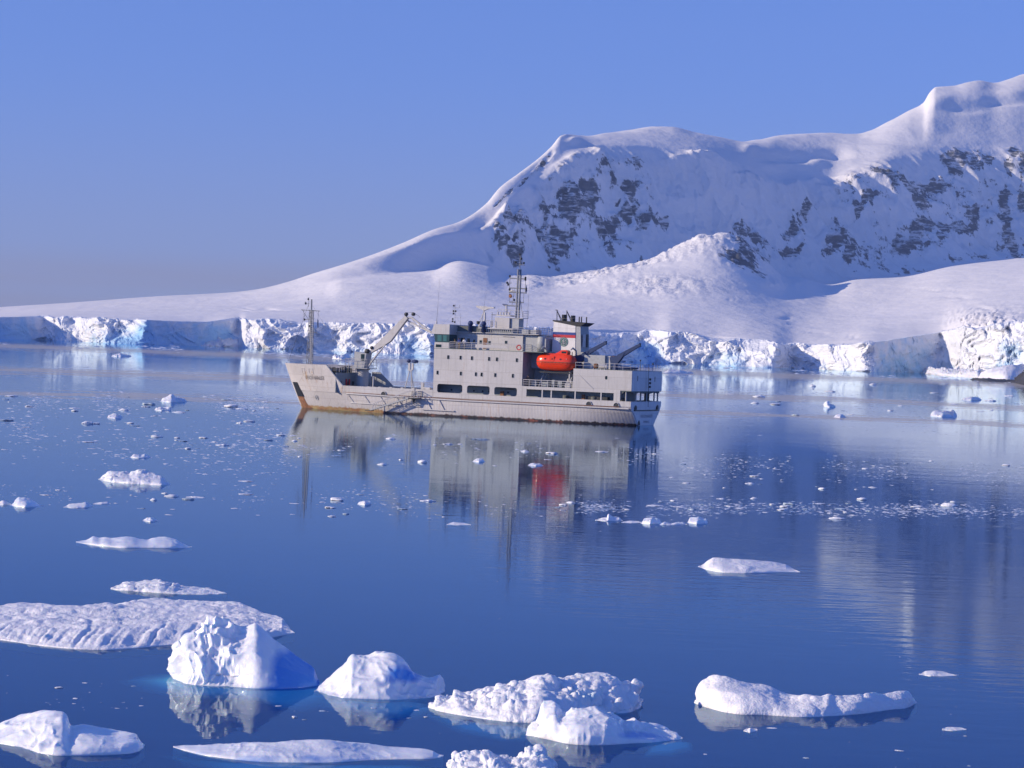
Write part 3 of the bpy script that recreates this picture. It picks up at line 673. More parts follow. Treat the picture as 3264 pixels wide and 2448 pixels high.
# thruster mark on the bow
mb = MB(); ring = [(58.9 + .36*math.cos(t), 1.95 + .42*math.sin(t)) for t in np.linspace(0, 2*math.pi, 15)]
mb.tube([(x, hb(x, z) + .05, z) for x, z in ring], .045, 5, False)
mb.tube([(x, hb(x, z) + .05, z) for x, z in ((58.65, 2.2), (59.15, 1.7))], .05, 5); mb.tube([(x, hb(x, z) + .05, z) for x, z in ((59.15, 2.2), (58.65, 1.7))], .05, 5)
mb.build('thruster_mark', M['grey'], S)
# rubbing strakes
mb = MB()
mb.tube([(x, hb(x, 2.78) + .13, 2.66 + .012 * max(0, x - 30) + .02) for x in np.linspace(.3, 51.6, 60)], .14, 6)
mb.build('rubbing_strake', M['white'], S)
mb = MB(); mb.tube([(x, hb(x, 3.0) + .07, 2.90 + .012 * max(0, x - 30)) for x in np.linspace(2.0, 54.5, 60)], .055, 5); mb.build('strake_seam', M['rust'], S)
for x0, x1, z0, z1, ribs in ((37.3, 50.9, 1.35, 1.42, (51.2, 47.9, 44.9, 41.8)), (31.2, 37.1, .92, .96, (36.4, 34.0))):
    mb = MB(); xs = np.linspace(x0, x1, 12)
    mb.tube([(x, hb(x, 1.2) + .12, z0 + (z1 - z0) * (x - x0) / (x1 - x0)) for x in xs], .11, 6)
    mb.build('lower_strake', M['white'], S)
    for xr in ribs:
        MB().tube([(xr, hb(xr, 2.6) + .1, 2.62), (xr - 1.0, hb(xr - 1.0, 1.3) + .1, z0 + .08)], .08, 6).build('strake_brace', M['rail'], S)
for x in (44.3, 7.2, 2.45):
    mb = MB(); ring = [(x + .5*math.cos(t), 3.02 + .58*math.sin(t)) for t in np.linspace(0, math.pi, 9)]
    mb.prism(ring[::-1], 6.42, 6.56); f = mb.build('fairlead', M['dark'], S)
    MB().tube([(a_, 6.58, b_) for a_, b_ in ring], .06, 6).build('fairlead_rim', M['white'], f)
for y in (4.6, -4.7):
    mb = MB(); ring = [(y + .42*math.cos(t), 2.55 + .72*math.sin(t)) for t in np.linspace(0, math.pi, 9)]
    mb.add([(-.18, a_, b_) for a_, b_ in ring] + [(-.05, a_, b_) for a_, b_ in ring], [tuple(range(9))] + [(i, i+1, 10+i, 9+i) for i in range(8)])
    mb.build('stern_fairlead', M['dark'], S)
B('stern_ledge', M['dark'], S, -.22, -.07, -5.2, 5.2, 2.36, 2.50)
mb = MB(); mb.add([(-.16, 3.1 + .5*math.cos(t), .05 + .8*math.sin(t)) for t in np.linspace(0, math.pi, 9)], [tuple(range(9))]); mb.build('stern_bumper', M['dark'], S)

# superstructure -----------------------------------------------------------
win_up = [(32.6,9.6),(29.3,9.6),(27.2+.95,9.62)]
wins = []
for px_, py_ in ((378,722),(542,728),(693,738),(919,748),(1023,752),(1283,766)): wins.append((35.28 - (px_ - 185) / 1177 * 16.15, 9.72 - (px_-378)*.00004))
for px_, py_ in ((235,935),(545,950),(743,962),(818,965),(997,976),(1226,986)): wins.append((35.28 - (px_ - 178) / 1170 * 16.15, 7.12))
holes = [rrect(29.85, 34.45, 3.88, 5.28, .35), rrect(24.9, 28.98, 3.86, 5.24, .35), rrect(20.0, 24.05, 3.82, 5.2, .35)]
wh = [rrect(x - .17, x + .17, z - .3, z + .3, .1, 3) for x, z in wins]
side = plate('side_plating', [(35.2, 3.05), (35.28, 11.1), (19.15, 11.1), (19.15, 3.05)], holes + wh, 6.4, .08, M['white'], S)
for x, z in wins:
    w_ = B('window', M['glass'], S, x - .2, x + .2, 6.28, 6.33, z - .33, z + .33)
    mb = MB(); pts = rrect(x - .2, x + .2, z - .33, z + .33, .1, 2); mb.tube([(a_, 6.46, b_) for a_, b_ in pts + pts[:1]], .03, 4, False); mb.build('window_frame', M['grey'], w_)
MB().prism([(19.15, 3.05), (19.15, 11.1), (35.28, 11.1), (35.2, 3.05)], -6.44, -6.36).build('side_plating', M['white'], S)
MB().add([(35.24, 6.36, 3.0), (35.24, -6.36, 3.0), (35.3, -6.36, 11.1), (35.3, 6.36, 11.1)], [(0,1,2,3)]).build('front_bulkhead', M['white'], S)
B('aft_bulkhead', M['grey'], S, 19.16, 19.24, -6.36, 6.36, 5.5, 11.08)
B('inner_side_wall', M['inner'], S, 3.6, 35.1, 4.1, 4.2, 2.99, 5.5)
B('inner_side_wall', M['inner'], S, 3.6, 35.1, -4.2, -4.1, 2.99, 5.5)
B('inner_end_wall', M['inner'], S, 3.6, 3.7, -4.1, 4.1, 2.99, 5.45)
B('walkway_ceiling', M['inner'], S, 19.3, 35.1, 4.2, 6.3, 5.42, 5.5)
for x in (32.9, 31.0, 28.8, 27.2, 26.0, 22.6):
    MB().lathe((x, 4.22, 4.35), [(.17, 0), (.17, .05)], 10, 'y').build('porthole', M['dark'], S)
B('wall_locker', M['rust'], S, 23.3, 23.9, 4.22, 4.5, 3.5, 4.5)
B('wall_locker', M['rust'], S, 8.9, 9.4, 4.22, 4.5, 3.6, 4.6)
MB().tube([(21.6, 4.3, 4.9), (22.9, 4.3, 4.9), (22.9, 4.3, 5.3)], .05, 5).build('wall_piping', M['rust'], S); mb = MB(); mb.tube([(15.8, 4.3, 5.1), (18.5, 4.3, 5.15)], .08, 5); mb.build('wall_piping', M['rust'], S)
B('bridge_deck', M['deck'], S, 15.5, 35.3, -6.45, 6.45, 11.06, 11.16)
# bridge wing and wheelhouse
MB().prism([(35.3, 11.16), (35.26, 12.12), (32.62, 12.12), (32.62, 11.16)], -6.42, 6.42).build('bridge_front', M['white'], S)
MB().box(34.0, 35.0, 6.425, 6.46, 11.3, 11.75).build('wing_scuttle', M['glass'], S)
wb = MB().prism([(35.2, 12.12), (35.48, 13.45), (32.62, 13.45), (32.62, 12.12)], -6.33, 6.33).build('wheelhouse_windows', M['teal'], S)
for x0, x1 in ((33.05, 33.72), (34.0, 34.75)):
    MB().prism([(x0, 12.3), (x1, 12.3), (x1 + .06, 13.3), (x0 + .03, 13.3)], 6.335, 6.36).build('pane', M['pane'], wb)
for k in range(9):
    y_ = -5.6 + k * 1.4
    MB().add([(35.26, y_-.5, 12.3), (35.26, y_+.5, 12.3), (35.47, y_+.5, 13.3), (35.47, y_-.5, 13.3)], [(0,1,2,3)]).build('pane', M['pane'], wb)
MB().prism([(35.95, 13.45), (35.5, 15.05), (32.6, 15.1), (32.6, 13.45)], -6.45, 6.45).build('wheelhouse_top', M['white'], S)
# deckhouse behind the bridge
dh = MB().prism([(32.6, 11.16), (32.6, 13.9), (20.6, 13.9), (20.6, 11.16)], -3.6, 3.6).build('deckhouse', M['white'], S)
MB().prism([(32.6, 13.9), (32.6, 14.0), (17.6, 14.0), (17.6, 13.9)], -4.1, 4.1).build('deckhouse_roof', M['rail'], S)
for x, z, w_, h_ in ((31.6,12.6,.5,.7),(30.4,12.5,.45,.8),(28.2,12.4,.42,.55),(26.6,12.35,.4,.5),(23.6,12.5,.4,.5),(29.4,12.5,.4,.5)):
    f = B('window', M['glass'], S, x - w_/2, x + w_/2, 3.605, 3.64, z - h_/2, z + h_/2)
    B('window_frame', M['grey'], f, x - w_/2 - .06, x + w_/2 + .06, 3.601, 3.62, z - h_/2 - .06, z + h_/2 + .06)
B('deckhouse_door', M['rust'], S, 27.0, 27.75, 3.605, 3.66, 11.3, 13.1, bevel=.03)
MB().tube([(24.3, 3.72, 13.5), (22.2, 3.72, 13.45)], .05, 6).build('deckhouse_handrail', M['rail'], S); mb = MB(); mb.tube([(31.5, 3.7, 13.6), (29, 3.7, 13.0)], .04, 6); mb.build('deckhouse_handrail', M['rail'], S)
# canvas dodger, ventilators and pipework on the roof
B('canvas_dodger', M['canvas'], S, 26.6, 32.55, 3.62, 3.68, 14.0, 14.95)
for x in (30.0, 27.6):
    MB().lathe((x, 4.0, 14.0), [(.34, 0), (.34, 1.15), (.44, 1.2), (.44, 1.5), (.30, 1.75), (.1, 1.85)], 14).build('blue_ventilator', M['dblue'], S, smooth=True)
pf = B('roof_platform', M['white'], S, 22.4, 28.6, 1.2, 3.9, 14.62, 14.80)
for k in range(16): MB().tube([(28.3 - k*.38, 3.7, 14.05), (28.3 - k*.38, 3.7, 14.62)], .055, 6).build('platform_post', M['rail'], pf)
B('platform_trunk', M['inner'], S, 22.6, 28.2, 1.4, 3.3, 14.0, 14.6)
def rail(name, pts, h=1.05, bars=3, post=1.6, r=.028, mt=None, parent=None):
    mb = MB()
    for p, q in zip(pts[:-1], pts[1:]):
        p, q = Vector(p), Vector(q); n = max(1, int((q - p).length / post))
        for k in range(n + 1): c = p.lerp(q, k/n); mb.tube([c, c + Vector((0,0,h))], r, 5)
        for b_ in range(bars):
            zz = Vector((0, 0, h * (b_ + 1) / bars)); mb.tube([p + zz, q + zz], r * (1.25 if b_ == bars-1 else .8), 5)
    return mb.build(name, mt or M['rail'], parent or S)
rail('bridge_deck_railing', [(32.5, 6.35, 11.16), (19.2, 6.35, 11.16), (19.2, 2.0, 11.16)], 1.08, 4, 1.3, .035)
B('railing_board', M['white'], S, 22.0, 27.8, 6.37, 6.41, 11.5, 11.95)
rail('boat_deck_railing', [(19.0, 6.3, 5.55), (10.3, 6.3, 5.55)], 1.05, 3, 1.05, .045)
rail('roof_railing', [(22.3, 4.0, 14.0), (17.7, 4.0, 14.0), (17.7, -4.0, 14.0)], 1.0, 3, .9)
rail('aft_roof_railing', [(9.9, 6.3, 8.8), (.3, 6.3, 8.8), (.3, -6.3, 8.8)], .95, 2, 1.2, .03)
rail('forecastle_railing', [(55.8, 5.6, 6.4), (54.2, 4.9, 6.4), (54.2, -5.0, 6.4)], 1.1, 3, .8, .05)
# aft deckhouse between bridge and funnel
MB().prism([(20.6, 11.16), (20.6, 13.9), (17.8, 13.75), (16.6, 13.3), (16.6, 8.5), (19.1, 8.5), (19.1, 11.1)], -3.3, 3.3).build('engine_casing', M['grey'], S)
mb = MB(); mb.lathe((17.5, 2.9, 11.2), [(.75, 0), (.75, 2.5), (.6, 2.6)], 16); mb.build('vertical_tank', M['grey'], S, smooth=True)
for x0, x1 in ((20.9, 19.6), (19.3, 18.2)): B('roof_locker', M['grey'], S, x1, x0, 1.6, 3.6, 14.0, 14.75, bevel=.05)
B('casing_wall', M['grey'], S, 9.9, 19.15, -1.7, 1.7, 5.5, 11.4)
B('boat_deck', M['deck'], S, 0.02, 19.2, -6.42, 6.42, 5.44, 5.54)
B('deck_edge_beam', M['white'], S, 1.9, 19.15, 6.2, 6.46, 5.08, 5.56)
for x in (15.5, 13.9, 9.7, 5.2): B('stanchion', M['white'], S, x - .1, x + .1, 6.3, 6.44, 3.86, 5.08)
B('stanchion', M['white'], S, 1.9, 3.0, 6.3, 6.44, 3.86, 5.08)
B('side_pillar', M['white'], S, 18.3, 19.15, 6.35, 6.44, 3.86, 5.08)
for x in (12.0, 7.0): MB().lathe((x, 5.0, 2.99), [(.5, 0), (.5, 1.3), (.3, 1.4)], 12).build('deck_drum', M['canvas'], S)
B('winch_house', M['dark'], S, 4.6, 8.4, 4.25, 5.2, 3.0, 4.4)
# aft block
hl = [rrect(4.2, 4.6, 7.2, 7.75, .08, 2)]
plate('aft_house_side', [(10.15, 5.56), (10.15, 8.72), (0.0, 8.72), (0.0, 5.56)], hl, 6.4, .08, M['white'], S)
B('window', M['glass'], S, 4.15, 4.65, 6.28, 6.33, 7.15, 7.8)
B('aft_house_end', M['bright_white'], S, -.04, .04, -6.4, 6.36, 5.5, 8.72)  # end wall in shade, its paint lightened too
B('aft_house_front', M['grey'], S, 10.05, 10.12, -6.36, 6.36, 5.55, 8.7)
B('aft_house_roof', M['deck'], S, 0.05, 10.1, -6.36, 6.36, 8.68, 8.76)
MB().prism([(0.0, 5.56), (10.15, 5.56), (10.15, 8.72), (0, 8.72)], -6.44, -6.36).build('aft_house_side', M['white'], S)
for y, z in ((4.1, 7.55), (-3.3, 7.45)): B('slit_window', M['glass'], S, -.07, -.045, y - .1, y + .1, z - .42, z + .42)
for x, y in ((1.0,6.1),(0.35,3.6),(0.35,1.6),(0.35,-.9),(.35,-4.2),(.5,-6.1),(2.6,-6.1)): MB().tube([(x, y, 3.0), (x, y, 5.45)], .13, 8).build('pillar', M['grey'], S)
MB().lathe((1.3, -3.4, 3.0), [(.8, 0), (.8, .95), (.42, 1.0), (.42, 2.45)], 14).build('capstan', M['dark'], S)
MB().lathe((2.2, 4.4, 3.0), [(.5, 0), (.5, 1.0), (.3, 1.05), (.3, 1.4)], 12).build('capstan', M['dark'], S)
MB().prism([(1.9, 5.5), (1.2, 5.5), (1.5, 5.15), (1.9, 4.95)], 6.2, 6.3).build('canvas_awning', M['canvas'], S)
mb = MB(); 
for k in range(14):
    y0 = 5.9 - k*.84; mb.add([(.1, y0, 5.44), (.1, y0-.84, 5.44), (.1, y0-.84, 5.18 - .12*math.sin(k*1.7)), (.1, y0, 5.18 - .12*math.sin((k-1)*1.7))], [(0,1,2,3)])
mb.build('stern_awning', M['canvas'], S)
# light pole on the stern
lp = MB().tube([(-.5, .3, 3.0), (-.35, .3, 9.9)], .05, 6).build('stern_light_pole', M['dark'], S)
for z in (7.25, 6.65, 6.05): MB().lathe((-.6, .1, z), [(.12, 0), (.17, .1), (.17, .3), (.1, .38)], 10).build('lantern', M['dark'], lp)
mb = MB(); mb.tube([(0.2, 2.6, 8.8), (.2, 2.6, 10.3)], .04, 5); mb.tube([(0.2, -2.8, 8.8), (.2, -2.8, 9.9)], .04, 5); mb.lathe((.2, 2.6, 10.3), [(.12, 0), (.12, .25)], 8); mb.lathe((.2, -2.8, 9.8), [(.14, 0), (.14, .25)], 8); mb.build('stern_light_mast', M['dark'], S)
# funnel
fu = MB().prism([(16.25, 8.9), (16.05, 16.25), (12.15, 15.65), (11.95, 8.9)], -1.75, 1.75).build('funnel', M['bright_white'], S)
MB().prism([(11.93, 8.9), (12.12, 15.6), (11.3, 15.6), (10.9, 8.9)], -1.68, 1.68).build('funnel_vent_trunk', M['grey'], fu)
MB().prism([(16.2, 16.25), (16.2, 16.45), (10.3, 16.15), (11.25, 15.58), (12.15, 15.62)], -1.85, 1.85).build('funnel_cap', M['black'], fu)
def band(name, z0, z1, mt):
    xa = lambda z: 16.25 - .2 * (z - 8.9) / 7.35; xb = lambda z: 11.95 + .2 * (z - 8.9) / 6.75
    MB().add([(xa(z0)+.006, 1.765, z0), (xb(z0), 1.765, z0), (xb(z1), 1.765, z1), (xa(z1)+.006, 1.765, z1), (xa(z0)+.006, -1.765, z0), (xa(z1)+.006, -1.765, z1)], [(0,1,2,3), (0,3,5,4)]).build(name, mt, fu)
band('blue_stripe', 14.10, 14.52, M['sblue']); band('red_stripe', 13.62, 14.096, M['sred'])
em = MB().lathe((14.1, 1.765, 12.95), [(.76, 0), (.76, .03)], 28, 'y').build('emblem', M['green'], fu)
mb = MB(); mb.tube([(14.1 + .62*math.cos(t), 1.81, 12.95 + .62*math.sin(t)) for t in np.linspace(0, 2*math.pi, 29)], .035, 4, False)
for dx_, z0, z1 in ((-.28, 12.5, 13.3), (0, 12.38, 13.45), (.24, 12.55, 13.25)):
    mb.tube([(14.1 + dx_ + .09*math.sin(k*1.9), 1.81, z0 + (z1 - z0)*k/6) for k in range(7)], [.04, .09, .06, .1, .06, .08, .03], 5)
mb.build('emblem_figure', M['rail'], fu)
for x, z in ((14.9,16.4),(13.3,16.3)): MB().lathe((x, .2, z - .3), [(.38, 0), (.38, 1.25), (.33, 1.3)], 14).build('exhaust_pipe', M['black'], fu)
for x in (12.25, 11.85, 10.95): MB().tube([(x, .1, 15.9), (x, .1, 17.15)], .1, 8).build('exhaust_pipe', M['black'], fu)
mb = MB()
for x in (15.85, 14.1):
    mb.tube([(x, .9, 16.2), (x + .06, .9, 18.1)], .07, 6); mb.tube([(x + .05, .9, 18.0), (x - .75, .9, 16.3)], .06, 6); mb.tube([(x + .05, .9, 18.0), (x - .35, -.6, 16.3)], .05, 6)
mb.tube([(16.2, .9, 18.1), (15.8, .9, 18.08)], .06, 6); mb.build('funnel_davit', M['black'], fu)
for z0, z1 in ((9.7, 11.5), (12.2, 14.3)):
    B('vent_door', M['dark'], fu, 10.88, 10.98, -.9, -.1, z0, z1); B('vent_panel', M['rail'], fu, 10.86, 10.96, .3, 1.4, z0, z1)
# grey house with winches aft of the funnel
B('deck_locker_house', M['grey'], S, 6.0, 9.7, -2.2, 3.4, 8.76, 11.0, bevel=.05)
B('deck_locker_house', M['white'], S, 5.2, 6.0, -1.6, 3.0, 8.76, 10.9, bevel=.05)
MB().lathe((5.2, 1.2, 10.2), [(.85, 0), (.85, .5)], 18, 'x').build('hose_reel', M['rust'], S)
# two dark blue boat cranes
def davit(x, y, tip):
    c = MB().lathe((x, y, 8.76), [(.45, 0), (.4, .5), (.36, 1.1)], 12).build('boat_crane', M['dblue'], S)
    MB().prism([(x + .75, 9.85), (x + .95, 10.75), (x + .1, 10.9), (x - 1.6, 11.55), (x - 1.3, 10.9), (x - .45, 9.8)], y - .38, y + .38).build('crane_head', M['blue'], c)
    d_ = Vector((tip[0] - x, 0, tip[1] - 10.7)); p = Vector((x - .6, y, 10.9)); q = Vector((tip[0], y, tip[1]))
    MB().tube([p, p.lerp(q, .95), q], [.48, .32, .38], 4).build('boom', M['blue'], c)
    MB().tube([q, q + Vector((-.1, 0, .25)), q + Vector((0, 0, -.4))], .07, 5).build('hook', M['dark'], c)
davit(10.6, 3.0, (6.1, 13.1)); davit(4.35, 3.0, (.2, 12.95))
# crane on the fore deck
ped = MB().lathe((51.9, 0, 2.98), [(1.02, 0), (1.02, 3.9), (1.25, 4.05), (1.25, 4.2)], 22).build('crane_pedestal', M['white'], S, smooth=False)
pl = B('crane_platform', M['grey'], ped, 50.1, 54.4, -1.7, 1.9, 7.15, 7.25)
rail('platform_railing', [(54.3, 1.8, 7.25), (50.2, 1.8, 7.25), (50.2, -1.6, 7.25)], 1.5, 3, .9, .03, None, pl)
rail('platform_railing', [(54.3, 1.8, 7.25), (54.3, -1.6, 7.25), (50.2, -1.6, 7.25)], 1.5, 3, .9, .03, None, pl)
cab = MB().prism([(53.0, 7.25), (53.05, 10.0), (50.75, 9.75), (51.15, 7.25)], -.9, 1.1).build('crane_cab', M['grey'], ped)
B('cab_window', M['glass'], cab, 51.1, 51.75, 1.105, 1.14, 8.5, 9.6)
MB().lathe((51.0, .3, 10.1), [(.2, -.3), (.42, -.2), (.42, .3), (.2, .4)], 14, 'y').build('crane_winch', M['dark'], ped, smooth=True)
MB().lathe((50.15, .3, 10.75), [(.1, -.2), (.28, -.1), (.28, .2), (.1, .3)], 12, 'y').build('crane_winch', M['dark'], ped, smooth=True)
boom = MB().prism([(50.9, 9.55), (50.3, 10.5), (44.1, 16.35), (43.55, 15.95), (46.7, 11.95), (48.3, 10.95)], -.35, .35).build('crane_boom', M['white'], ped)
mb = MB(); mb.tube([(44.0, 0, 16.1), (42.7, 0, 16.0)], .16, 6); mb.tube([(42.75, .25, 16.0), (39.1, .25, 13.75)], .19, 4); mb.tube([(43.9, -.25, 15.55), (39.1, -.25, 13.55)], .15, 4); mb.tube([(42.9, 0, 15.9), (42.2, 0, 15.0)], .08, 4)
mb.build('crane_jib', M['white'], boom)
for x, z in ((44.05, 16.6), (42.7, 16.65)): MB().lathe((x, -.15, z), [(.1, -.15), (.3, -.1), (.3, .3), (.1, .35)], 12, 'y').build('sheave', M['dark'], boom, smooth=True)
mb = MB(); mb.tube([(42.6, 0, 16.85), (41.6, 0, 16.35), (41.4, 0, 16.1)], .03, 4); mb.tube([(43.9, 0, 16.9), (42.7, 0, 16.9)], .03, 4); mb.build('hoist_wire', M['dark'], boom)
MB().tube([(50.5, .6, 7.6), (49.3, .6, 9.2), (47.6, .4, 11.3)], [.12, .17, .1], 8).build('boom_cylinder', M['rail'], ped)
MB().prism([(51.9, 2.98), (51.9, 6.6), (50.3, 6.6), (47.4, 4.1), (46.9, 2.98)], -3.4, -3.3).build('breakwater_plate', M['grey'], S)
MB().tube([(47.9, 3.6, 2.98), (47.9, 3.6, 6.0)], .12, 8).build('deck_post', M['white'], S)
# machinery crowding the fore deck break
for i, (x, y, z, w_, h_) in enumerate([(55.0,3.5,6.35,.9,.8),(54.6,1.8,6.35,.8,1.0),(56.2,3.0,6.35,1.0,.9),(55.4,-1.2,6.35,1.1,1.1)]):
    B('windlass', M['dark'], S, x - w_/2, x + w_/2, y - .6, y + .6, z, z + h_, bevel=.1)
for x in (54.0, 53.3): MB().tube([(53.5, 3.2 - (x-53)*1.5, 4.3), (53.5, 3.2 - (x-53)*1.5, 5.3)], .16, 8).build('fire_hydrant', M['sred'], S)
for y, z in ((4.6, 4.1), (2.4, 4.0), (.3, 4.1)): B('bulkhead_door', M['dark'], S, 53.5, 53.59, y - .35, y + .35, 3.1, 4.9)
mb = MB()
for k in range(11): x = 47.5 - k * 1.05; mb.box(x - .25, x + .2, 5.2, 6.1, 4.05 + .08*math.sin(k*2.1), 4.3 + .1*math.sin(k*3.3))
mb.build('deck_cargo', M['rail'], S)
B('white_post', M['white'], S, 37.3, 37.75, 5.5, 5.9, 3.0, 5.35); B('rope_locker', M['rail'], S, 36.0, 37.2, 5.4, 6.1, 3.0, 4.6)
# A-frame with two blue lamps
af = MB().tube([(44.0, 0, 3.0), (43.0, 0, 7.2)], .09, 6)
af.tube([(42.4, 0, 3.0), (42.7, 0, 7.2)], .09, 6); af.tube([(42.6, -1.5, 3.0), (42.8, 0, 7.2)], .09, 6); af.box(42.5, 43.25, -.15, .15, 7.15, 7.3)
afo = af.build('deck_tripod', M['rail'], S)
for x in (43.05, 42.45): B('lamp_box', M['rail'], afo, x - .16, x + .16, -.15, .15, 7.3, 8.4)
for x0, x1, z in ((43.5, 42.9, 8.75), (42.6, 41.5, 8.72)): MB().tube([(x0, 0, z), ((x0+x1)/2, 0, z+.02), (x1, 0, z)], [.2, .32, .22], 10).build('lamp_hood', M['dblue'], afo, smooth=True)
# boarding ladder at the side
gw = B('boarding_platform', M['dark'], S, 37.2, 39.2, 6.5, 8.0, 2.66, 2.80)
MB().prism([(37.9, 2.66), (38.6, 2.66), (38.25, 1.7)], 7.2, 7.35).build('platform_bracket', M['dark'], gw)
rail('platform_railing', [(39.1, 6.6, 2.8), (37.3, 6.6, 2.8), (37.3, 7.9, 2.8)], 1.1, 3, .5, .05, None, gw)
mb = MB()
for y in (7.2, 8.0): mb.add([(38.9, y-.05, 2.82), (38.9, y+.05, 2.82), (46.0, y+.05, .55), (46.0, y-.05, .55), (38.9, y-.05, 2.6), (38.9, y+.05, 2.6), (46.0, y+.05, .33), (46.0, y-.05, .33)], [(0,1,2,3), (4,7,6,5), (0,4,5,1), (1,5,6,2), (2,6,7,3), (3,7,4,0)])
gl = mb.build('boarding_ladder', M['grey'], S)
for k in range(17):
    x = 39.2 + k*.41; z = 2.66 - (x - 38.9) * .3197
    B('step', M['grey'], gl, x - .13, x + .13, 7.22, 7.98, z, z + .05)
mb = MB()
for y in (7.2, 8.0):
    mb.tube([(38.6, y, 4.0), (45.2, y, 1.65), (45.6, y, .6)], .05, 5)
    for k in range(8): x = 39.4 + k*.85; mb.tube([(x, y, 2.7 - (x-38.9)*.32), (x, y, 3.75 - (x-38.9)*.335)], .035, 4)
mb.build('ladder_handrail', M['rail'], gl)
B('lower_landing', M['dark'], gl, 45.7, 46.9, 7.1, 8.1, .32, .42)
mb = MB(); mb.tube([(38.2, 7.3, 2.8), (38.2, 7.3, 4.4)], .06, 5); mb.tube([(38.7, 6.6, 2.8), (38.7, 6.6, 4.5)], .06, 5); mb.build('ladder_davit', M['rail'], gl)

# masts -----------------------------------------------------------------------
def lattice(mb, x, y, z0, z1, w0, w1, n, r=.05):
    c = lambda z, sx_, sy_: (x + sx_ * (w0 + (w1 - w0)*(z-z0)/(z1-z0)), y + sy_ * (w0 + (w1 - w0)*(z-z0)/(z1-z0)), z)
    zs = np.linspace(z0, z1, n+1)
    for sx_, sy_ in ((1,1),(1,-1),(-1,1),(-1,-1)): mb.tube([c(z0, sx_, sy_), c(z1, sx_, sy_)], r, 5)
    for i, (za, zb) in enumerate(zip(zs[:-1], zs[1:])):
        for k, (s0, s1) in enumerate((((1,1),(-1,1)), ((1,1),(1,-1)), ((-1,-1),(1,-1)), ((-1,-1),(-1,1)))):
            mb.tube([c(za, *s0), c(za, *s1)], r*.6, 4); mb.tube([c(za, *(s0 if i % 2 else s1)), c(zb, *(s1 if i % 2 else s0))], r*.6, 4)
mb = MB(); lattice(mb, 62.3, 0, 6.4, 16.8, .42, .26, 12, .06); mb.tube([(62.0, .1, 6.4), (62.3, .1, 18.6)], .13, 8)
fm = mb.build('fore_mast', M['mast'], S)
mb = MB(); mb.tube([(64.3, 0, 16.75), (60.7, 0, 16.65)], .07, 6); mb.tube([(64.1, 0, 16.7), (62.9, 0, 15.2)], .045, 5); mb.tube([(60.9, 0, 16.6), (61.0, 0, 15.0)], .03, 5); mb.tube([(63.6, 0, 15.1), (61.7, 0, 15.3)], .05, 6); mb.tube([(62.9, .1, 13.3), (61.0, .1, 12.9)], .05, 5); mb.tube([(63.7, 0, 14.8), (63.8, 0, 16.7)], .04, 5); mb.tube([(62.8, 0, 17.9), (63.6, 0, 17.7), (63.6, 0, 18.2)], .05, 5); mb.tube([(62.9, 0, 17.3), (62.9, 0, 19.0)], .04, 5)
mb.build('mast_yard', M['mast'], fm)
for x, z in ((63.5, 17.9), (63.0, 18.6), (63.6, 15.1), (62.6, 14.0)): MB().lathe((x, 0, z - .15), [(.1, 0), (.16, .1), (.16, .25), (.08, .34)], 8).build('mast_light', M['dark'], fm)
MB().add([(61.05, 0, 15.4), (60.85, 0, 15.0), (60.75, .05, 13.9), (61.0, 0, 13.6), (61.1, .05, 14.5)], [(0,1,2,3,4)]).build('signal_flag', M['dblue'], fm)
mb = MB()
for z in np.arange(6.6, 16.5, .35): mb.box(61.62, 61.98, .38, .44, z, z + .05)
mb.tube([(61.62, .4, 6.4), (61.8, .4, 16.6)], .03, 4); mb.tube([(61.98, .4, 6.4), (62.1, .4, 16.6)], .03, 4); mb.build('mast_ladder', M['rail'], fm)
mb = MB(); mb.tube([(62.9, 0, 17.8), (66.6, 0, 7.5)], .02, 4); mb.tube([(62.3, 0, 17.8), (54.5, 0, 7.6)], .012, 4)
mb.build('forestay', M['dark'], fm)
# main mast
mt_ = B('mast_tower', M['grey'], S, 22.65, 24.2, -.9, .9, 14.0, 16.55, bevel=.04)
mb = MB()
for x, y in ((23.55, .25), (23.05, .35), (23.3, -.35)): mb.tube([(x, y, 16.5), (x - .05, y*.6, 24.6 if x != 23.05 else 23.6)], .16, 8)
for z in np.arange(17.2, 24, .8): mb.tube([(23.55, .25, z), (23.05, .35, z)], .04, 4); mb.tube([(23.3, -.3, z), (23.05, .3, z)], .04, 4)
mm_ = mb.build('mast_poles', M['mast'], mt_)
yd = [(24.95, 22.05, 23.1), (25.0, 21.95, 21.5), (25.0, 21.8, 20.8), (24.9, 22.3, 19.2), (25.9, 23.3, 18.6), (27.0, 23.6, 16.95)]
for x0, x1, z in yd: MB().tube([(x0, .2, z), (x1, .2, z - .05)], .1, 6).build('yard', M['mast'], mt_)
mb = MB(); mb.tube([(24.95, .2, 20.8), (24.95, .2, 23.4)], .05, 5); mb.tube([(22.05, .2, 20.7), (22.1, .2, 23.4)], .05, 5); mb.tube([(22.35, .2, 19.1), (22.3, .2, 20.8)], .04, 5); mb.tube([(24.9, .2, 19.2), (24.95, .2, 20.8)], .04, 5); mb.tube([(24.4, .2, 18.6), (24.0, .2, 21.4)], .04, 5); mb.tube([(25.4, .2, 22.3), (24.6, .2, 22.3)], .06, 5); mb.tube([(22.3, .2, 16.6), (23.0, .2, 20)], .05, 5); mb.tube([(23.3, 0, 24.2), (23.3, 0, 27.0)], .07, 6); mb.tube([(24.1, 0, 25.5), (22.4, 0, 25.3)], .05, 5); mb.build('yard_post', M['mast'], mt_)
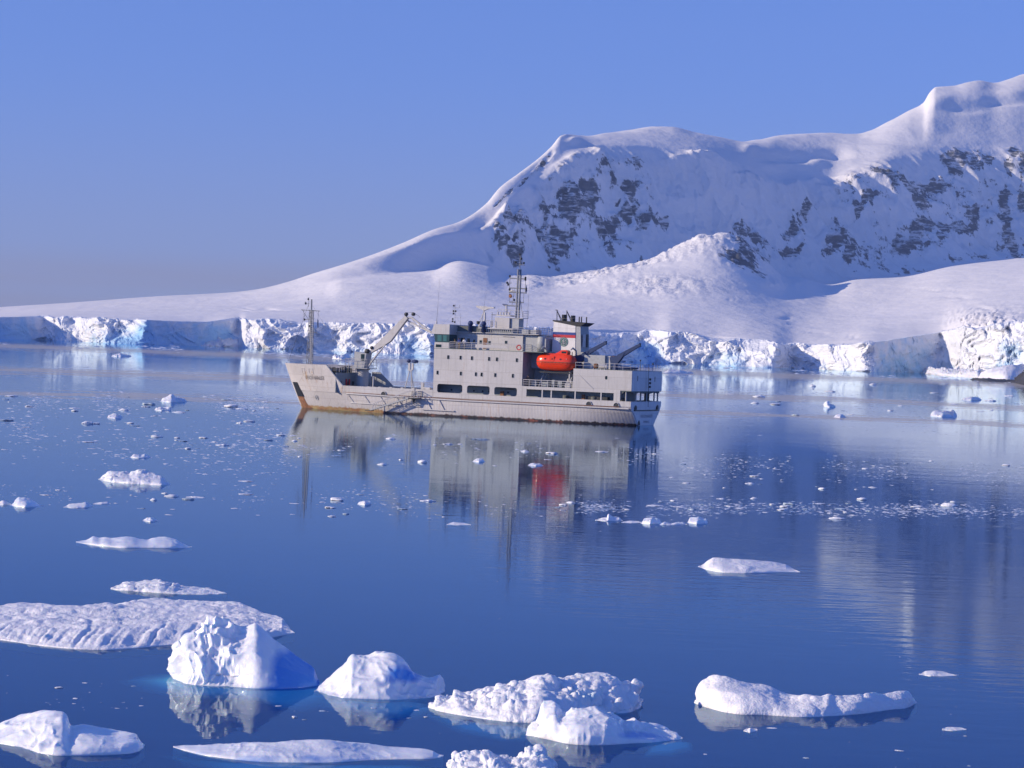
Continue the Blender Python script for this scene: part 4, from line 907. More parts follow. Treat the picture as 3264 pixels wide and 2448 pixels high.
for x, z in ((24.95, 23.4), (22.1, 23.2), (22.1, 22.9), (24.9, 21.2), (25.4, 22.3), (25.2, 22.0), (24.8, 20.3), (21.9, 21.3), (24.0, 19.5), (23.3, 27.0), (24.0, 25.7), (23.0, 26.3), (22.5, 25.6)): MB().lathe((x, .25, z - .15), [(.08, 0), (.17, .1), (.17, .3), (.08, .38)], 8).build('mast_light', M['dark'], mt_)
MB().add([(21.95, .2, 22.2), (21.75, .2, 21.6), (21.7, .25, 20.9), (22.0, .2, 20.7), (21.98, .25, 21.5)], [(0,1,2,3,4)]).build('signal_flag', M['dblue'], mt_)
MB().lathe((24.65, .3, 20.15), [(.05, -.1), (.3, 0), (.3, .15), (.05, .2)], 12, 'y').build('searchlight', M['rust'], mt_)
MB().tube([(24.9, .2, 20.95), (24.4, .2, 21.05), (23.9, .2, 20.95)], [.1, .2, .1], 6).build('radar_scanner', M['rail'], mt_)
MB().tube([(26.1, .2, 18.75), (25.2, .2, 18.7)], .1, 4).build('radar_scanner', M['dblue'], mt_)
mb = MB(); mb.tube([(25.3, .2, 17.3), (25.4, .2, 18.6)], .18, 6); mb.tube([(25.0, .2, 17.3), (25.4, .2, 18.3)], .05, 5); mb.build('scanner_pedestal', M['rail'], mt_)
rail('mast_platform_railing', [(26.6, .9, 17.0), (24.2, .9, 17.0)], .9, 2, .5, .03, None, mt_)
B('mast_platform', M['rail'], mt_, 24.2, 26.9, -1, 1, 16.8, 16.98)
rail('tower_railing', [(24.3, 1.0, 16.55), (21.9, 1.0, 16.55), (21.9, -1, 16.55)], 1.2, 3, .6, .03, None, mt_)
B('tower_platform', M['rail'], mt_, 21.9, 24.3, -1.05, 1.05, 16.5, 16.6)
B('mast_house', M['white'], S, 24.25, 26.95, -1.2, 1.2, 14.8, 16.55, bevel=.03)
for k in range(5): MB().lathe((26.6 - k*.5, .8, 16.98), [(.13, 0), (.13, .45), (.06, .55)], 8).build('deck_lamp', M['rail'], mt_)
# radar scanner on its own tripod
mb = MB()
for x, y in ((30.35, 1.0), (28.9, 1.0), (29.6, -.9)): mb.tube([(x, y, 14.0 if x > 30 else 15.0), (29.45, .1, 17.7)], .085, 6)
mb.tube([(29.9, .6, 15.9), (28.7, .6, 15.9)], .06, 5); mb.tube([(29.0, .6, 14.8), (29.2, .4, 17.3)], .2, 6)
rt = mb.build('radar_tripod', M['rail'], S)
MB().prism([(30.9, 18.15), (30.9, 18.4), (27.6, 18.25), (27.6, 18.05), (28.6, 17.95), (29.5, 17.6), (29.8, 17.75)], -.2, .3).build('radar_scanner', M['rail'], rt)
MB().lathe((30.1, .9, 15.3), [(.28, 0), (.28, .55)], 10).build('loud_hailer', M['dark'], rt)
mb = MB(); mb.tube([(27.9, .3, 14.8), (27.9, .3, 17.4)], .05, 5); mb.tube([(28.0, .3, 17.0), (26.6, .3, 16.95)], .07, 5); mb.build('aerial_post', M['mast'], rt)
rail('radar_platform_railing', [(28.4, 1.5, 14.8), (27.0, 1.5, 14.8)], 1.2, 3, .45, .03, None, rt)
B('signal_horn', M['rail'], rt, 27.4, 27.75, .9, 1.2, 14.9, 15.9)
# whip aerials and the small signal mast on the wheelhouse
for p, q in (((38.0-2.7, 5.9, 15.1), (37.7-2.7, 5.9, 22.6)), ((29.0, -3.0+5, 14.0), (28.3, 2.0, 21.4)), ((21.2, 1.0, 14.0), (21.0, 1.0, 22.4)), ((28.5, 3.6, 14.9), (28.5, 3.6, 16.4))):
    o = MB().tube([p, Vector(p).lerp(Vector(q), .3), q], [.05, .035, .012], 5).build('whip_aerial', M['mast'], S)
    MB().lathe((p[0], p[1], p[2]), [(.16, 0), (.16, .35), (.08, .5)], 8).build('aerial_base', M['rail'], o)
sm_ = MB().tube([(33.6, 2.5, 15.0), (33.7, 2.5, 18.5)], .05, 6).build('signal_mast', M['rail'], S)
MB().tube([(34.1, 2.5, 17.9), (32.9, 2.5, 17.9), (32.8, 2.5, 18.4)], .035, 5).build('wind_vane_arm', M['mast'], sm_)
for x, z in ((33.9, 17.2), (33.9, 16.8), (33.5, 17.2), (34.0, 15.5), (33.6, 15.4), (34.0, 15.9), (33.9, 18.1)): MB().lathe((x, 2.6, z), [(.12, 0), (.16, .1), (.12, .3)], 8).build('signal_lamp', M['dark'], sm_)
mb = MB(); mb.tube([(33.7, 2.5, 17.0), (35.4, 3.8, 15.0)], .012, 4); mb.tube([(33.7, 2.5, 17.0), (32.4, 2.5, 14.9)], .012, 4); mb.tube([(33.7, 2.5, 16.3), (31.6, 2.5, 16.3)], .02, 4); mb.tube([(32.6, 2.5, 15.0), (32.6, 2.5, 17.0)], .025, 4); mb.build('stay_wire', M['mast'], sm_)
mb = MB(); mb.tube([(10.2, 6.4, 8.7), (6.6, 6.6, 5.6)], .03, 4); mb.tube([(9.5, 1.0, 17.1), (19.6, 1.0, 16.4)], .012, 4); mb.build('mooring_wire', M['rail'], S)
# davits that carry the lifeboat
for x in (16.4, 11.2):
    mb = MB(); mb.tube([(x, 2.2, 5.55), (x, 2.6, 8.2), (x, 3.4, 11.6), (x, 4.6, 12.0), (x, 5.3, 11.7)], [.2, .2, .18, .15, .1], 6); mb.tube([(x + .4, 4.9, 5.55), (x - .3, 3.2, 10.0)], .13, 6); mb.tube([(x - .5, 3.2, 8.0), (x + .9, 3.4, 5.6)], .1, 6)
    mb.build('lifeboat_davit', M['grey'], S)
B('boat_cradle', M['dark'], S, 10.9, 16.6, 3.4, 5.4, 7.85, 8.05)
mb = MB()
for k in range(3): mb.tube([(10.9 + .35*k, 5.5, 5.55), (11.1 + .25*k, 5.2, 8.1 if k == 1 else 7.0)], .12, 6)
mb.lathe((11.3, 5.6, 5.9), [(.55, -.2), (.55, .3)], 12, 'y'); mb.build('davit_winch', M['rail'], S)
for x, w_, h_ in ((17.6, .9, 1.0), (15.6, 1.1, .8), (14.2, .5, 1.2), (13.0, .8, 1.0)): B('deck_locker', M['inner'], S, x - w_/2, x + w_/2, 4.2, 5.2, 5.55, 5.55 + h_, bevel=.04)
def frame(parent, x, y0, y1, z0, z1): pass

# things carried by the ship --------------------------------------------------
def on_ship(name, label, cat, loc, group=None, rz=0):
    e = bpy.data.objects.new(name, None); COL.objects.link(e)
    c_, s_ = math.cos(ship.rotation_euler.z), math.sin(ship.rotation_euler.z)
    e.location = (SHIP_O[0] + c_*loc[0] - s_*loc[1], SHIP_O[1] + s_*loc[0] + c_*loc[1], loc[2]); e.rotation_euler = (0, 0, ship.rotation_euler.z + rz)
    tag(e, label, cat, group); return e
lb = on_ship('lifeboat', 'glossy orange enclosed lifeboat hanging amidships below the funnel', 'lifeboat', (13.85, 4.9, 8.1))
ns, nq = 48, 28; P = []
for i in range(ns + 1):
    t = i / ns; x = 3.45 * math.cos(math.pi * (1 - t)) * (1.0)
    e = max(0.0, 1 - abs(x / 3.46) ** 4.6) ** .5
    row = []
    for k in range(nq):
        q = 2*math.pi*k/nq; cy, cz = math.cos(q), math.sin(q)
        y = 1.28 * e * math.copysign(abs(cy) ** .8, cy); zc = 1.5 + .1 * (1 if cz > 0 else 0)
        z = 1.52 + (1.42 if cz > 0 else 1.45) * (e ** .85) * math.copysign(abs(cz) ** .85, cz)
        if cz < 0: z += .12 * (x/3.4)**2
        row.append((x, y, z))
    P.append(row)
me = grid_mesh('canopy_hull', np.array(P), True); o = link('boat_hull', me, lb, M['orange'], True)
mb = MB()
mb.tube([(x, 1.30 * max(0, 1 - abs(x/3.46)**4.6)**.5 + .015, 1.50) for x in np.linspace(-3.42, 3.42, 40)], .055, 5)
mb.tube([(x, -1.30 * max(0, 1 - abs(x/3.46)**4.6)**.5 - .015, 1.50) for x in np.linspace(-3.42, 3.42, 40)], .055, 5); mb.build('fender_line', M['rust'], lb)
MB().prism([(-2.1, 2.6), (-2.2, 3.35), (-1.9, 3.55), (-.9, 3.5), (-.55, 3.2), (.2, 2.85), (.3, 2.6)], -.6, .6).build('steering_cupola', M['orange'], lb, bevel=.08)
B('cupola_window', M['glass'], lb, -1.9, -1.1, .605, .63, 3.0, 3.3)
mb = MB()
for x in np.linspace(-2.2, 2.2, 6): mb.box(x - .09, x + .09, 1.1, 1.19, 2.06, 2.12)
mb.build('grab_rail', M['white'], lb)
for x in (-1.2, .2, 1.5): MB().lathe((x, 1.285, 2.02), [(.13, -.02), (.13, .03)], 10, 'y').build('boat_window', M['glass'], lb)
MB().prism(rrect(-.1, .75, 1.62, 2.5, .1, 2), 1.24, 1.31).build('side_hatch', M['orange'], lb, bevel=.01)
for x in (-2.7, 2.6): MB().tube([(x, 0, 2.6), (x, 0, 3.25)], .07, 6).build('lifting_hook', M['dark'], lb)
mb = MB()
for k in range(9): xa_ = -2.8 + k*.62; mb.tube([(xa_, 1.33, 1.45), (xa_ + .31, 1.36, 1.12), (xa_ + .62, 1.33, 1.45)], .018, 4, False)
mb.build('grab_line', M['rust'], lb)
MB().prism([(-3.3, .35), (-2.6, .15), (-2.6, 1.3), (-3.5, 1.4)], -.06, .06).build('rudder', M['dark'], lb)
def canister(label, x, y, z, mt, r=.33, l=1.3, name='liferaft_canister', cat='liferaft'):
    e = on_ship(name, label, cat, (x, y, z)); MB().lathe((0, 0, r + .08), [(r*.6, -l/2), (r, -l/2+.1), (r, -.04), (r*1.06, -.04), (r*1.06, .04), (r, .04), (r, l/2-.1), (r*.6, l/2)], 14, 'x').build('shell', mt, e, smooth=False)
    for sx_ in (-.35, .35): MB().box(sx_ - .05, sx_ + .05, -.3, .3, -.02, .12).build('cradle', M['rail'], e)
canister('white liferaft canister beside the second blue crane on the aft roof', 5.4, 5.4, 8.78, M['white'], .36, 1.5)
canister('red brown drum on the aft roof forward of the white canister', 6.7, 5.4, 8.78, M['rust'], .4, .7, 'drum', 'drum')
def rib(label, x, y, z, L_, rz=0):
    e = on_ship('inflatable_boat', label, 'inflatable boat', (x, y, z), None, rz)
    MB().tube([(-L_/2, .65, .35), (L_*.25, .65, .35), (L_*.45, .35, .42), (L_*.5, 0, .48), (L_*.45, -.35, .42), (L_*.25, -.65, .35), (-L_/2, -.65, .35)], [.12, .26, .26, .25, .26, .26, .12], 10).build('tube', M['dblue'], e, smooth=True)
    MB().box(-L_/2 + .1, L_*.35, -.5, .5, .08, .18).build('floor', M['canvas'], e)
rib('dark blue inflatable boat stowed on the stern end of the aft roof', 1.6, 4.4, 8.8, 3.0)
rib('dark blue inflatable boat stowed just aft of the second blue crane', 3.3, 1.2, 8.8, 3.2, R(12))
lr = on_ship('life_ring', 'red and white life ring at the after end of the bridge deck rail', 'life ring', (20.0, 6.3, 11.75))
MB().tube([(.38*math.cos(t), 0, .38*math.sin(t)) for t in np.linspace(0, 2*math.pi, 17)], .1, 8, False).build('ring', M['sred'], lr)
MB().tube([(.3, 0, .3), (.3, 0, -.3)], .02, 4).build('rope', M['rail'], lr)

# people ----------------------------------------------------------------------
def person(label, loc, shirt, legs, pose, face=90):
    e = on_ship('person', label, 'person', loc, None, R(face))      # local +x is the way they look
    lean, arm = pose
    J = [(0,0,.95),(.01,0,1.12),(.02+lean*.5,0,1.32),(.03+lean,0,1.48),(.04+lean*1.1,0,1.56),(.06+lean*1.2,0,1.66),(.06+lean*1.2,0,1.76),
         (.02+lean*.8,.2,1.42),(.06+arm*.5,.27,1.15),(.12+arm,.2,1.0+arm*.25),(.02+lean*.8,-.2,1.42),(.06+arm*.5,-.27,1.15),(.12+arm,-.2,1.0+arm*.25),
         (0,.1,.9),(.04,.12,.5),(0,.12,.08),(.14,.13,.04),(0,-.1,.9),(.02,-.12,.5),(-.05,-.12,.08),(.1,-.13,.04)]
    E_ = [(0,1),(1,2),(2,3),(3,4),(4,5),(5,6),(2,7),(7,8),(8,9),(2,10),(10,11),(11,12),(0,13),(13,14),(14,15),(15,16),(0,17),(17,18),(18,19),(19,20)]
    rr = [.15,.14,.17,.12,.06,.10,.085,.075,.055,.042,.075,.055,.042,.1,.07,.05,.045,.1,.07,.05,.045]
    me = bpy.data.meshes.new('body'); me.from_pydata(J, E_, [])
    o = link('body', me, e)
    md = o.modifiers.new('k', 'SKIN'); sb = o.modifiers.new('s', 'SUBSURF'); sb.levels = sb.render_levels = 1
    for v, q in zip(me.skin_vertices[0].data, rr): v.radius = (q, q)
    me.skin_vertices[0].data[0].use_root = True
    dg = bpy.context.evaluated_depsgraph_get(); m2 = bpy.data.meshes.new_from_object(o.evaluated_get(dg))
    o.modifiers.clear(); o.data = m2; m2.materials.clear()
    for q in (shirt, legs, M['skin']): m2.materials.append(q)
    for p in m2.polygons:
        c = p.center; p.use_smooth = True
        p.material_index = 2 if c.z > 1.54 or (abs(c.y) > .15 and c.x > .1 + arm*.8 and c.z > .9) else (1 if c.z < .96 else 0)
    h_ = MB().lathe((.04 + lean*1.2, 0, 1.66), [(.115, 0), (.125, .06), (.1, .14), (.04, .18)], 10).build('hair', M['cloth_d'], e, smooth=True)
    MB().add([(.16+lean*1.2, -.015, 1.66), (.16+lean*1.2, .015, 1.66), (.19+lean*1.2, 0, 1.65), (.16+lean*1.2, 0, 1.7)], [(0,1,2),(0,2,3),(1,3,2)]).build('nose', M['skin'], e)
    return e
person('person in a white top leaning on the bridge deck rail', (30.05, 5.85, 11.16), M['cloth_w'], M['cloth_d'], (.16, .3))
person('person in a blue jacket standing at the rail next to the one in white', (31.1, 5.7, 11.16), M['cloth_b'], M['cloth_t'], (.05, .25))
person('person in a yellow brown top beside the bridge wing windows', (32.0, 5.6, 11.16), M['cloth_t'], M['cloth_d'], (.02, .1), 60)
person('person in dark clothes at the boat deck rail below the lifeboat', (18.35, 5.7, 5.55), M['cloth_d'], M['cloth_d'], (.12, .28))
# ------------------------------------------------------------------ floating ice
def floe(name, label, cat, top, bot, cd, mt, n=(150, 60), lump=(.10, .5), fine=(.03, .12), face=.55, back=.8, blue=0.0, bluepos=None, group=None, seed=1, sink=.35, envp=.5, maxz=None, smooth=True, groove=0.0, wob=.0, zmin=.03, lw=None, tp_=.04, scal=False):
    """top / bot: crest line and near water line as surveyed; cd: metres from the water line back to the crest"""
    xs0, xs1 = bot[0][0], bot[-1][0]
    U_ = np.linspace(0, 1, n[0]); w = xs1 - xs0
    X_ = xs0 + w * (.5 - .5 * np.cos(math.pi * U_)) * .55 + w * U_ * .45
    bx = np.interp(X_, [p[0] for p in bot], [p[1] for p in bot]); tx = np.interp(X_, [p[0] for p in top], [p[1] for p in top])
    ks = max(2, int(n[0] * .018)); kb = max(3, int(n[0] * .05))
    def smo(v, k): kk = np.hanning(2 * k + 3)[1:-1]; kk /= kk.sum(); return np.convolve(np.pad(v, k, mode='reflect', reflect_type='odd'), kk, 'valid')
    tx = smo(tx, ks); bx = smo(bx, kb)
    ed_ = np.clip(np.minimum(X_ - xs0, xs1 - X_) / (tp_ * w), 0, 1) ** .6; tx = bx + (tx - bx) * ed_
    env = (1 - np.abs(2 * (X_ - xs0) / w - 1) ** (1 / envp)) ** .5
    env = np.clip(env, .06, 1)
    fx, fy = on_water(X_, bx)
    a_ = fx / fy; _, et = ae(X_, tx)
    cdv = (cd if not callable(cd) else cd((X_ - xs0) / w)) * env
    dmax = np.where(et < 0, CAM_H / np.maximum(-et, 1e-6), 1e9) - fy        # where the crest ray would meet the water
    cdv = np.minimum(cdv, np.maximum(.78 * dmax, .04))
    cdv = smo(cdv, kb)
    yc = fy + cdv; zc = np.maximum(CAM_H + et * yc, zmin)
    if maxz: zc = np.minimum(zc, maxz)
    m_ = n[1]; P = []
    bd = np.maximum(back * cdv, .5 * zc + .1)
    # v: 0 under water, .08 water line, .5 crest, .92 back water line, 1
    for r in range(m_):
        v = r / (m_ - 1)
        if v < .1: t = v / .1; y = fy + .25 * (1 - t) * env; z = -sink + sink * t + 0 * y; z = z * np.ones_like(fy)
        elif v < .55:
            t = (v - .1) / .45
            zz_ = face * min(1, t / .28) ** .8 * 1.0 + (1 - face) * t ** 1.15 if True else t
            tt = .16 * min(1, t / .28) + .84 * max(0, (t - .12) / .88)
            tt = min(1, tt); zz_ = min(1, zz_)
            y = fy + cdv * (tt if t < 1 else 1); z = zc * zz_
        elif v < .92:
            t = (v - .55) / .37; y = yc + bd * t; z = zc * (1 - t ** 1.7)
        else: t = (v - .92) / .08; y = yc + bd * (1 - .1 * t); z = -sink * t * np.ones_like(fy)
        P.append(np.stack([a_ * y, y, z], -1))
    P = np.array(P)
    # relief along the local normal
    du = np.gradient(P, axis=1); dv = np.gradient(P, axis=0); nn = np.cross(du, dv); nn /= np.linalg.norm(nn, axis=-1, keepdims=True) + 1e-9
    if nn[m_//3, n[0]//2, 2] < 0: nn = -nn
    q = P + seed * 31.7
    kx = np.clip(env / .35, 0, 1)[None, :]
    hgt = np.clip(P[..., 2] / .25 + .35, .25, 1)
    wx_ = .45 * fbm(q[..., 0] / 1.3, q[..., 1] / 1.3, q[..., 2] / 1.3, 2, seed + 21); wz_ = .45 * fbm(q[..., 0] / 1.1, q[..., 1] / 1.1, q[..., 2] / 1.1, 2, seed + 22)
    b1 = billow(q[..., 0] / lump[1] + wx_, q[..., 1] / lump[1], q[..., 2] / lump[1] * (.8 if scal else 1.0) + wz_, 3, seed)
    sz_ = np.clip(.75 + 1.3 * fbm(q[..., 0] / 2.6, q[..., 1] / 2.6, q[..., 2] / 2.6, 2, seed + 23), .15, 1.7)
    d_ = (-1 if scal else 1) * sz_ * lump[0] * (b1 - .45) + fine[0] * fbm(q[..., 0] / fine[1], q[..., 1] / fine[1], q[..., 2] / fine[1], 3, seed + 5)
    d_ += wob * fbm(q[..., 0] / 2.2, q[..., 1] / 2.2, q[..., 2] / 1.5, 2, seed + 9)
    if groove: d_ += groove * billow(q[..., 0] / .38 + q[..., 2] * .6, q[..., 2] / 2.5, 0, 2, seed + 11) * np.clip(1 - np.abs(np.linspace(0, 1, m_)[:, None] - .17) / .11, 0, 1)
    if lw: d_ = d_ * lw((X_ - xs0) / w)[None, :]
    P = P + nn * (d_ * kx * hgt)[..., None]
    c = P.reshape(-1, 3).mean(0); c[2] = 0
    me = grid_mesh(name, P - c)
    bl = blue - .2 + .5 * np.exp(-np.maximum(P[..., 2], 0) / .10) * np.clip(1.2 * fbm(P[..., 0] / .9, P[..., 1] / .9, 0, 2, seed + 30) + .6, 0, 1) + .12 * fbm(q[..., 0] / 1.6, q[..., 1] / 1.6, q[..., 2] / .8, 3, seed + 31)
    if bluepos:
        PX_, PY_ = unproj(P[..., 0], P[..., 1], P[..., 2])
        for (qx, qy, rx, ry, am) in bluepos: bl += am * np.exp(-((PX_ - qx) / rx) ** 2 - ((PY_ - qy) / ry) ** 2)
    set_attr(me, 'blue', bl)
    o = link(name, me, None, mt, smooth); o.location = c
    if label: tag(o, label, cat, group)
    return o
G_MED = None
SI, RU, BE = M['snowice'], M['rubble'], M['berg']
# -- the big snow-covered floe, lower left
floe('ice_floe', 'broad flat snow covered floe behind the tall iceberg at lower left', 'ice floe',
     [(-60,1318),(0,1312),(40,1306),(100,1308),(160,1314),(200,1309),(260,1302),(300,1298),(350,1296),(400,1298),(440,1301),(480,1302),(520,1306),(560,1320),(600,1332),(625,1345),(636,1360)],
     [(-60,1375),(0,1382),(60,1391),(110,1398),(170,1403),(240,1405),(300,1400),(360,1394),(400,1392),(470,1388),(560,1382),(636,1368)],
     60, SI, (420, 150), lump=(.10, 1.3), fine=(.05, .35), face=.62, back=.12, envp=.28, maxz=.85, seed=3, groove=.08, wob=.14)
# -- iceberg with a wing, centre left
e = floe('iceberg', 'tall jagged white iceberg with a smooth blue flank in front of the broad floe', 'iceberg',
     [(371,1440),(374,1425),(384,1415),(386,1400),(402,1392),(403,1380),(425,1368),(432,1350),(450,1342),(472,1334),(492,1334),(508,1338),(522,1343),(548,1342),(570,1362),(590,1382),(615,1398),(640,1418),(672,1440),(690,1462)],
     [(371,1452),(378,1468),(400,1478),(440,1482),(490,1484),(530,1486),(560,1488),(600,1488),(650,1486),(690,1480)],
     2.6, BE, (340, 140), lump=(.34, .9), fine=(.05, .25), face=.42, back=.7, envp=.35, seed=5, wob=.45, scal=True, lw=lambda u: .12 + .88 * (1 - sm(u, .34, .62)),
     bluepos=[(520,1350,22,14,.3),(660,1440,78,60,1.5),(600,1470,60,25,.3),(480,1370,10,20,.2)], zmin=.12)
def shelf(parent, pts, depth, name='submerged_shelf'):
    """the part of a berg seen through the water"""
    cx = sum(p[0] for p in pts)/len(pts); cy = sum(p[1] for p in pts)/len(pts); V = []; F = []
    n_ = len(pts)
    for k, f in enumerate((.0, .5, .8, 1.0, 1.22)):
        for p in pts:
            x, y = on_water(cx + (p[0]-cx)*f, cy + (p[1]-cy)*f)
            V.append((x, y, -depth * .28 * (1 + 1.2 * f ** 4) + .03 * math.sin(x * 3 + y)))
    for k in range(4):
        for i in range(n_): F.append((k*n_+i, k*n_+(i+1)%n_, (k+1)*n_+(i+1)%n_, (k+1)*n_+i))
    me = bpy.data.meshes.new(name); me.from_pydata([tuple(Vector(v) - parent.location) for v in V], [], F)
    fd = []
    for fq in (1.0, 1.0, .95, .5, 0.0): fd += [fq] * n_
    set_attr(me, 'fade', fd); set_attr(me, 'blue', [0.1] * len(V)); return link(name, me, parent, M['sub'], True)
shelf(e, [(300,1462),(360,1448),(420,1450),(520,1452),(640,1462),(760,1470),(800,1490),(700,1502),(640,1520),(600,1516),(560,1500),(480,1496),(400,1492),(340,1480)], .22)
e = floe('iceberg', 'rounded iceberg with sparkling left slope and translucent blue right half', 'iceberg',
     [(679,1490),(690,1482),(710,1468),(730,1452),(745,1440),(756,1428),(742,1420),(752,1417),(790,1415),(830,1413),(850,1416),(868,1432),(895,1450),(925,1458),(945,1458),(957,1465),(961,1482)],
     [(679,1494),(700,1501),(740,1508),(790,1510),(840,1512),(890,1511),(930,1508),(950,1502),(961,1494)],
     2.2, BE, (240, 110), lump=(.16, 1.1), fine=(.02, .3), face=.30, back=.7, envp=.4, seed=8, wob=.35, scal=True,
     bluepos=[(860,1452,42,26,1.0),(800,1480,50,16,.5),(900,1465,30,18,.5)])
shelf(e, [(690,1496),(760,1500),(860,1504),(930,1502),(925,1520),(880,1530),(820,1532),(760,1522),(710,1508)], .35)
# -- bottom edge
floe('ice_floe', 'pointed white slab with a shiny ridge in the bottom left corner', 'ice floe',
     [(-60,1585),(-20,1572),(0,1566),(40,1553),(80,1542),(100,1538),(135,1539),(145,1552),(148,1568),(160,1566),(175,1562),(195,1564),(220,1572),(250,1580),(290,1582),(305,1588),(313,1604)],
     [(-60,1598),(0,1606),(40,1614),(80,1626),(120,1633),(180,1632),(240,1630),(280,1628),(305,1622),(313,1610)],
     2.6, BE, (300, 120), lump=(.14, 1.3), fine=(.015, .3), face=.42, back=.6, envp=.3, seed=12, wob=.25, scal=True, bluepos=[(120,1590,60,20,.15),(200,1600,40,18,.25)])
o = floe('ice_floe', 'long smooth white floe along the bottom edge left of the rubble chunk', 'ice floe',
     [(374,1612),(385,1608),(420,1610),(480,1611),(540,1606),(580,1602),(640,1598),(700,1597),(760,1600),(820,1606),(880,1612),(920,1620),(940,1624),(958,1632)],
     [(374,1614),(400,1622),(440,1632),(500,1640),(560,1646),(640,1648),(720,1648),(800,1642),(870,1640),(920,1640),(945,1638),(958,1634)],
     1.5, BE, (340, 90), lump=(.05, .9), fine=(.01, .3), face=.45, back=.8, envp=.4, seed=14, wob=.14, scal=True, bluepos=[(560,1636,80,16,.35),(700,1636,120,10,.55),(860,1632,60,8,.45),(450,1625,60,10,.3)])
shelf(o, [(400,1622),(520,1640),(640,1650),(800,1650),(930,1644),(900,1655),(760,1664),(600,1664),(470,1650)], .25)
floe('ice_floe', 'knobbly rubble chunk cut by the bottom edge of the picture', 'ice floe',
     [(969,1634),(975,1628),(1000,1630),(1040,1628),(1052,1622),(1075,1630),(1090,1636),(1105,1640),(1115,1634),(1130,1630),(1142,1624),(1158,1620),(1168,1624),(1180,1638),(1195,1650),(1202,1665)],
     [(969,1668),(1000,1678),(1060,1684),(1130,1684),(1180,1680),(1202,1672)],
     1.8, RU, (220, 110), lump=(.22, .5), fine=(.03, .15), face=.7, back=.5, envp=.3, seed=17, blue=.05)
# -- rubble berg, centre bottom
o = floe('iceberg', 'wide heap of rounded ice rubble with blue hollows at bottom centre', 'iceberg',
     [(926,1520),(932,1516),(948,1514),(968,1512),(985,1504),(1000,1498),(1020,1496),(1035,1488),(1048,1490),(1065,1492),(1080,1486),(1100,1490),(1120,1488),(1140,1480),(1150,1466),(1165,1456),(1185,1458),(1200,1462),(1220,1464),(1240,1460),(1262,1460),(1285,1460),(1300,1466),(1318,1472),(1335,1478),(1355,1490),(1375,1494),(1384,1502),(1384,1525)],
     [(926,1526),(950,1535),(985,1543),(1040,1552),(1100,1560),(1160,1562),(1220,1560),(1280,1552),(1330,1545),(1365,1538),(1384,1530)],
     3.6, RU, (400, 170), lump=(.42, .85), fine=(.05, .25), face=.42, back=.5, envp=.35, seed=21, wob=.3, bluepos=[(1275,1500,40,22,.7),(1240,1520,30,12,.3)])
shelf(o, [(940,1534),(1000,1548),(1080,1560),(1160,1566),(1150,1578),(1080,1578),(1000,1566)], .3)
o = floe('iceberg', 'small iceberg with a leaning horn and wet shiny knob in front of the rubble heap', 'iceberg',
     [(1136,1578),(1138,1568),(1155,1560),(1168,1560),(1160,1545),(1150,1530),(1148,1520),(1165,1516),(1180,1514),(1198,1518),(1202,1532),(1212,1542),(1226,1534),(1240,1528),(1262,1530),(1290,1528),(1310,1532),(1330,1542),(1350,1552),(1390,1560),(1420,1563),(1445,1574),(1462,1584),(1474,1594)],
     [(1136,1588),(1160,1592),(1190,1598),(1220,1606),(1260,1610),(1310,1610),(1360,1606),(1410,1604),(1450,1600),(1474,1596)],
     1.7, BE, (300, 120), lump=(.20, .9), fine=(.015, .25), face=.42, back=.6, envp=.45, seed=25, wob=.2, scal=True, bluepos=[(1380,1588,60,14,.7),(1230,1560,20,20,.15),(1310,1580,60,20,.1)])
shelf(o, [(1400,1600),(1450,1596),(1492,1590),(1490,1604),(1450,1614),(1400,1614)], .3)
floe('ice_floe', 'long humped floe with a thin upturned tail at lower right', 'ice floe',
     [(1500,1512),(1508,1502),(1514,1490),(1525,1474),(1542,1464),(1570,1465),(1610,1472),(1645,1476),(1668,1484),(1680,1494),(1700,1504),(1730,1510),(1760,1512),(1778,1510),(1788,1502),(1798,1510),(1820,1508),(1850,1500),(1880,1496),(1910,1498),(1935,1494),(1955,1492),(1975,1500),(1981,1512)],
     [(1500,1518),(1520,1526),(1560,1538),(1600,1544),(1660,1545),(1700,1548),(1740,1550),(1800,1547),(1860,1543),(1920,1534),(1960,1530),(1981,1518)],
     lambda u: 2.8 - 1.6 * sm(u, .4, .55), SI, (360, 110), lump=(.09, 1.0), fine=(.02, .3), face=.55, back=.6, envp=.35, seed=29, wob=.16)
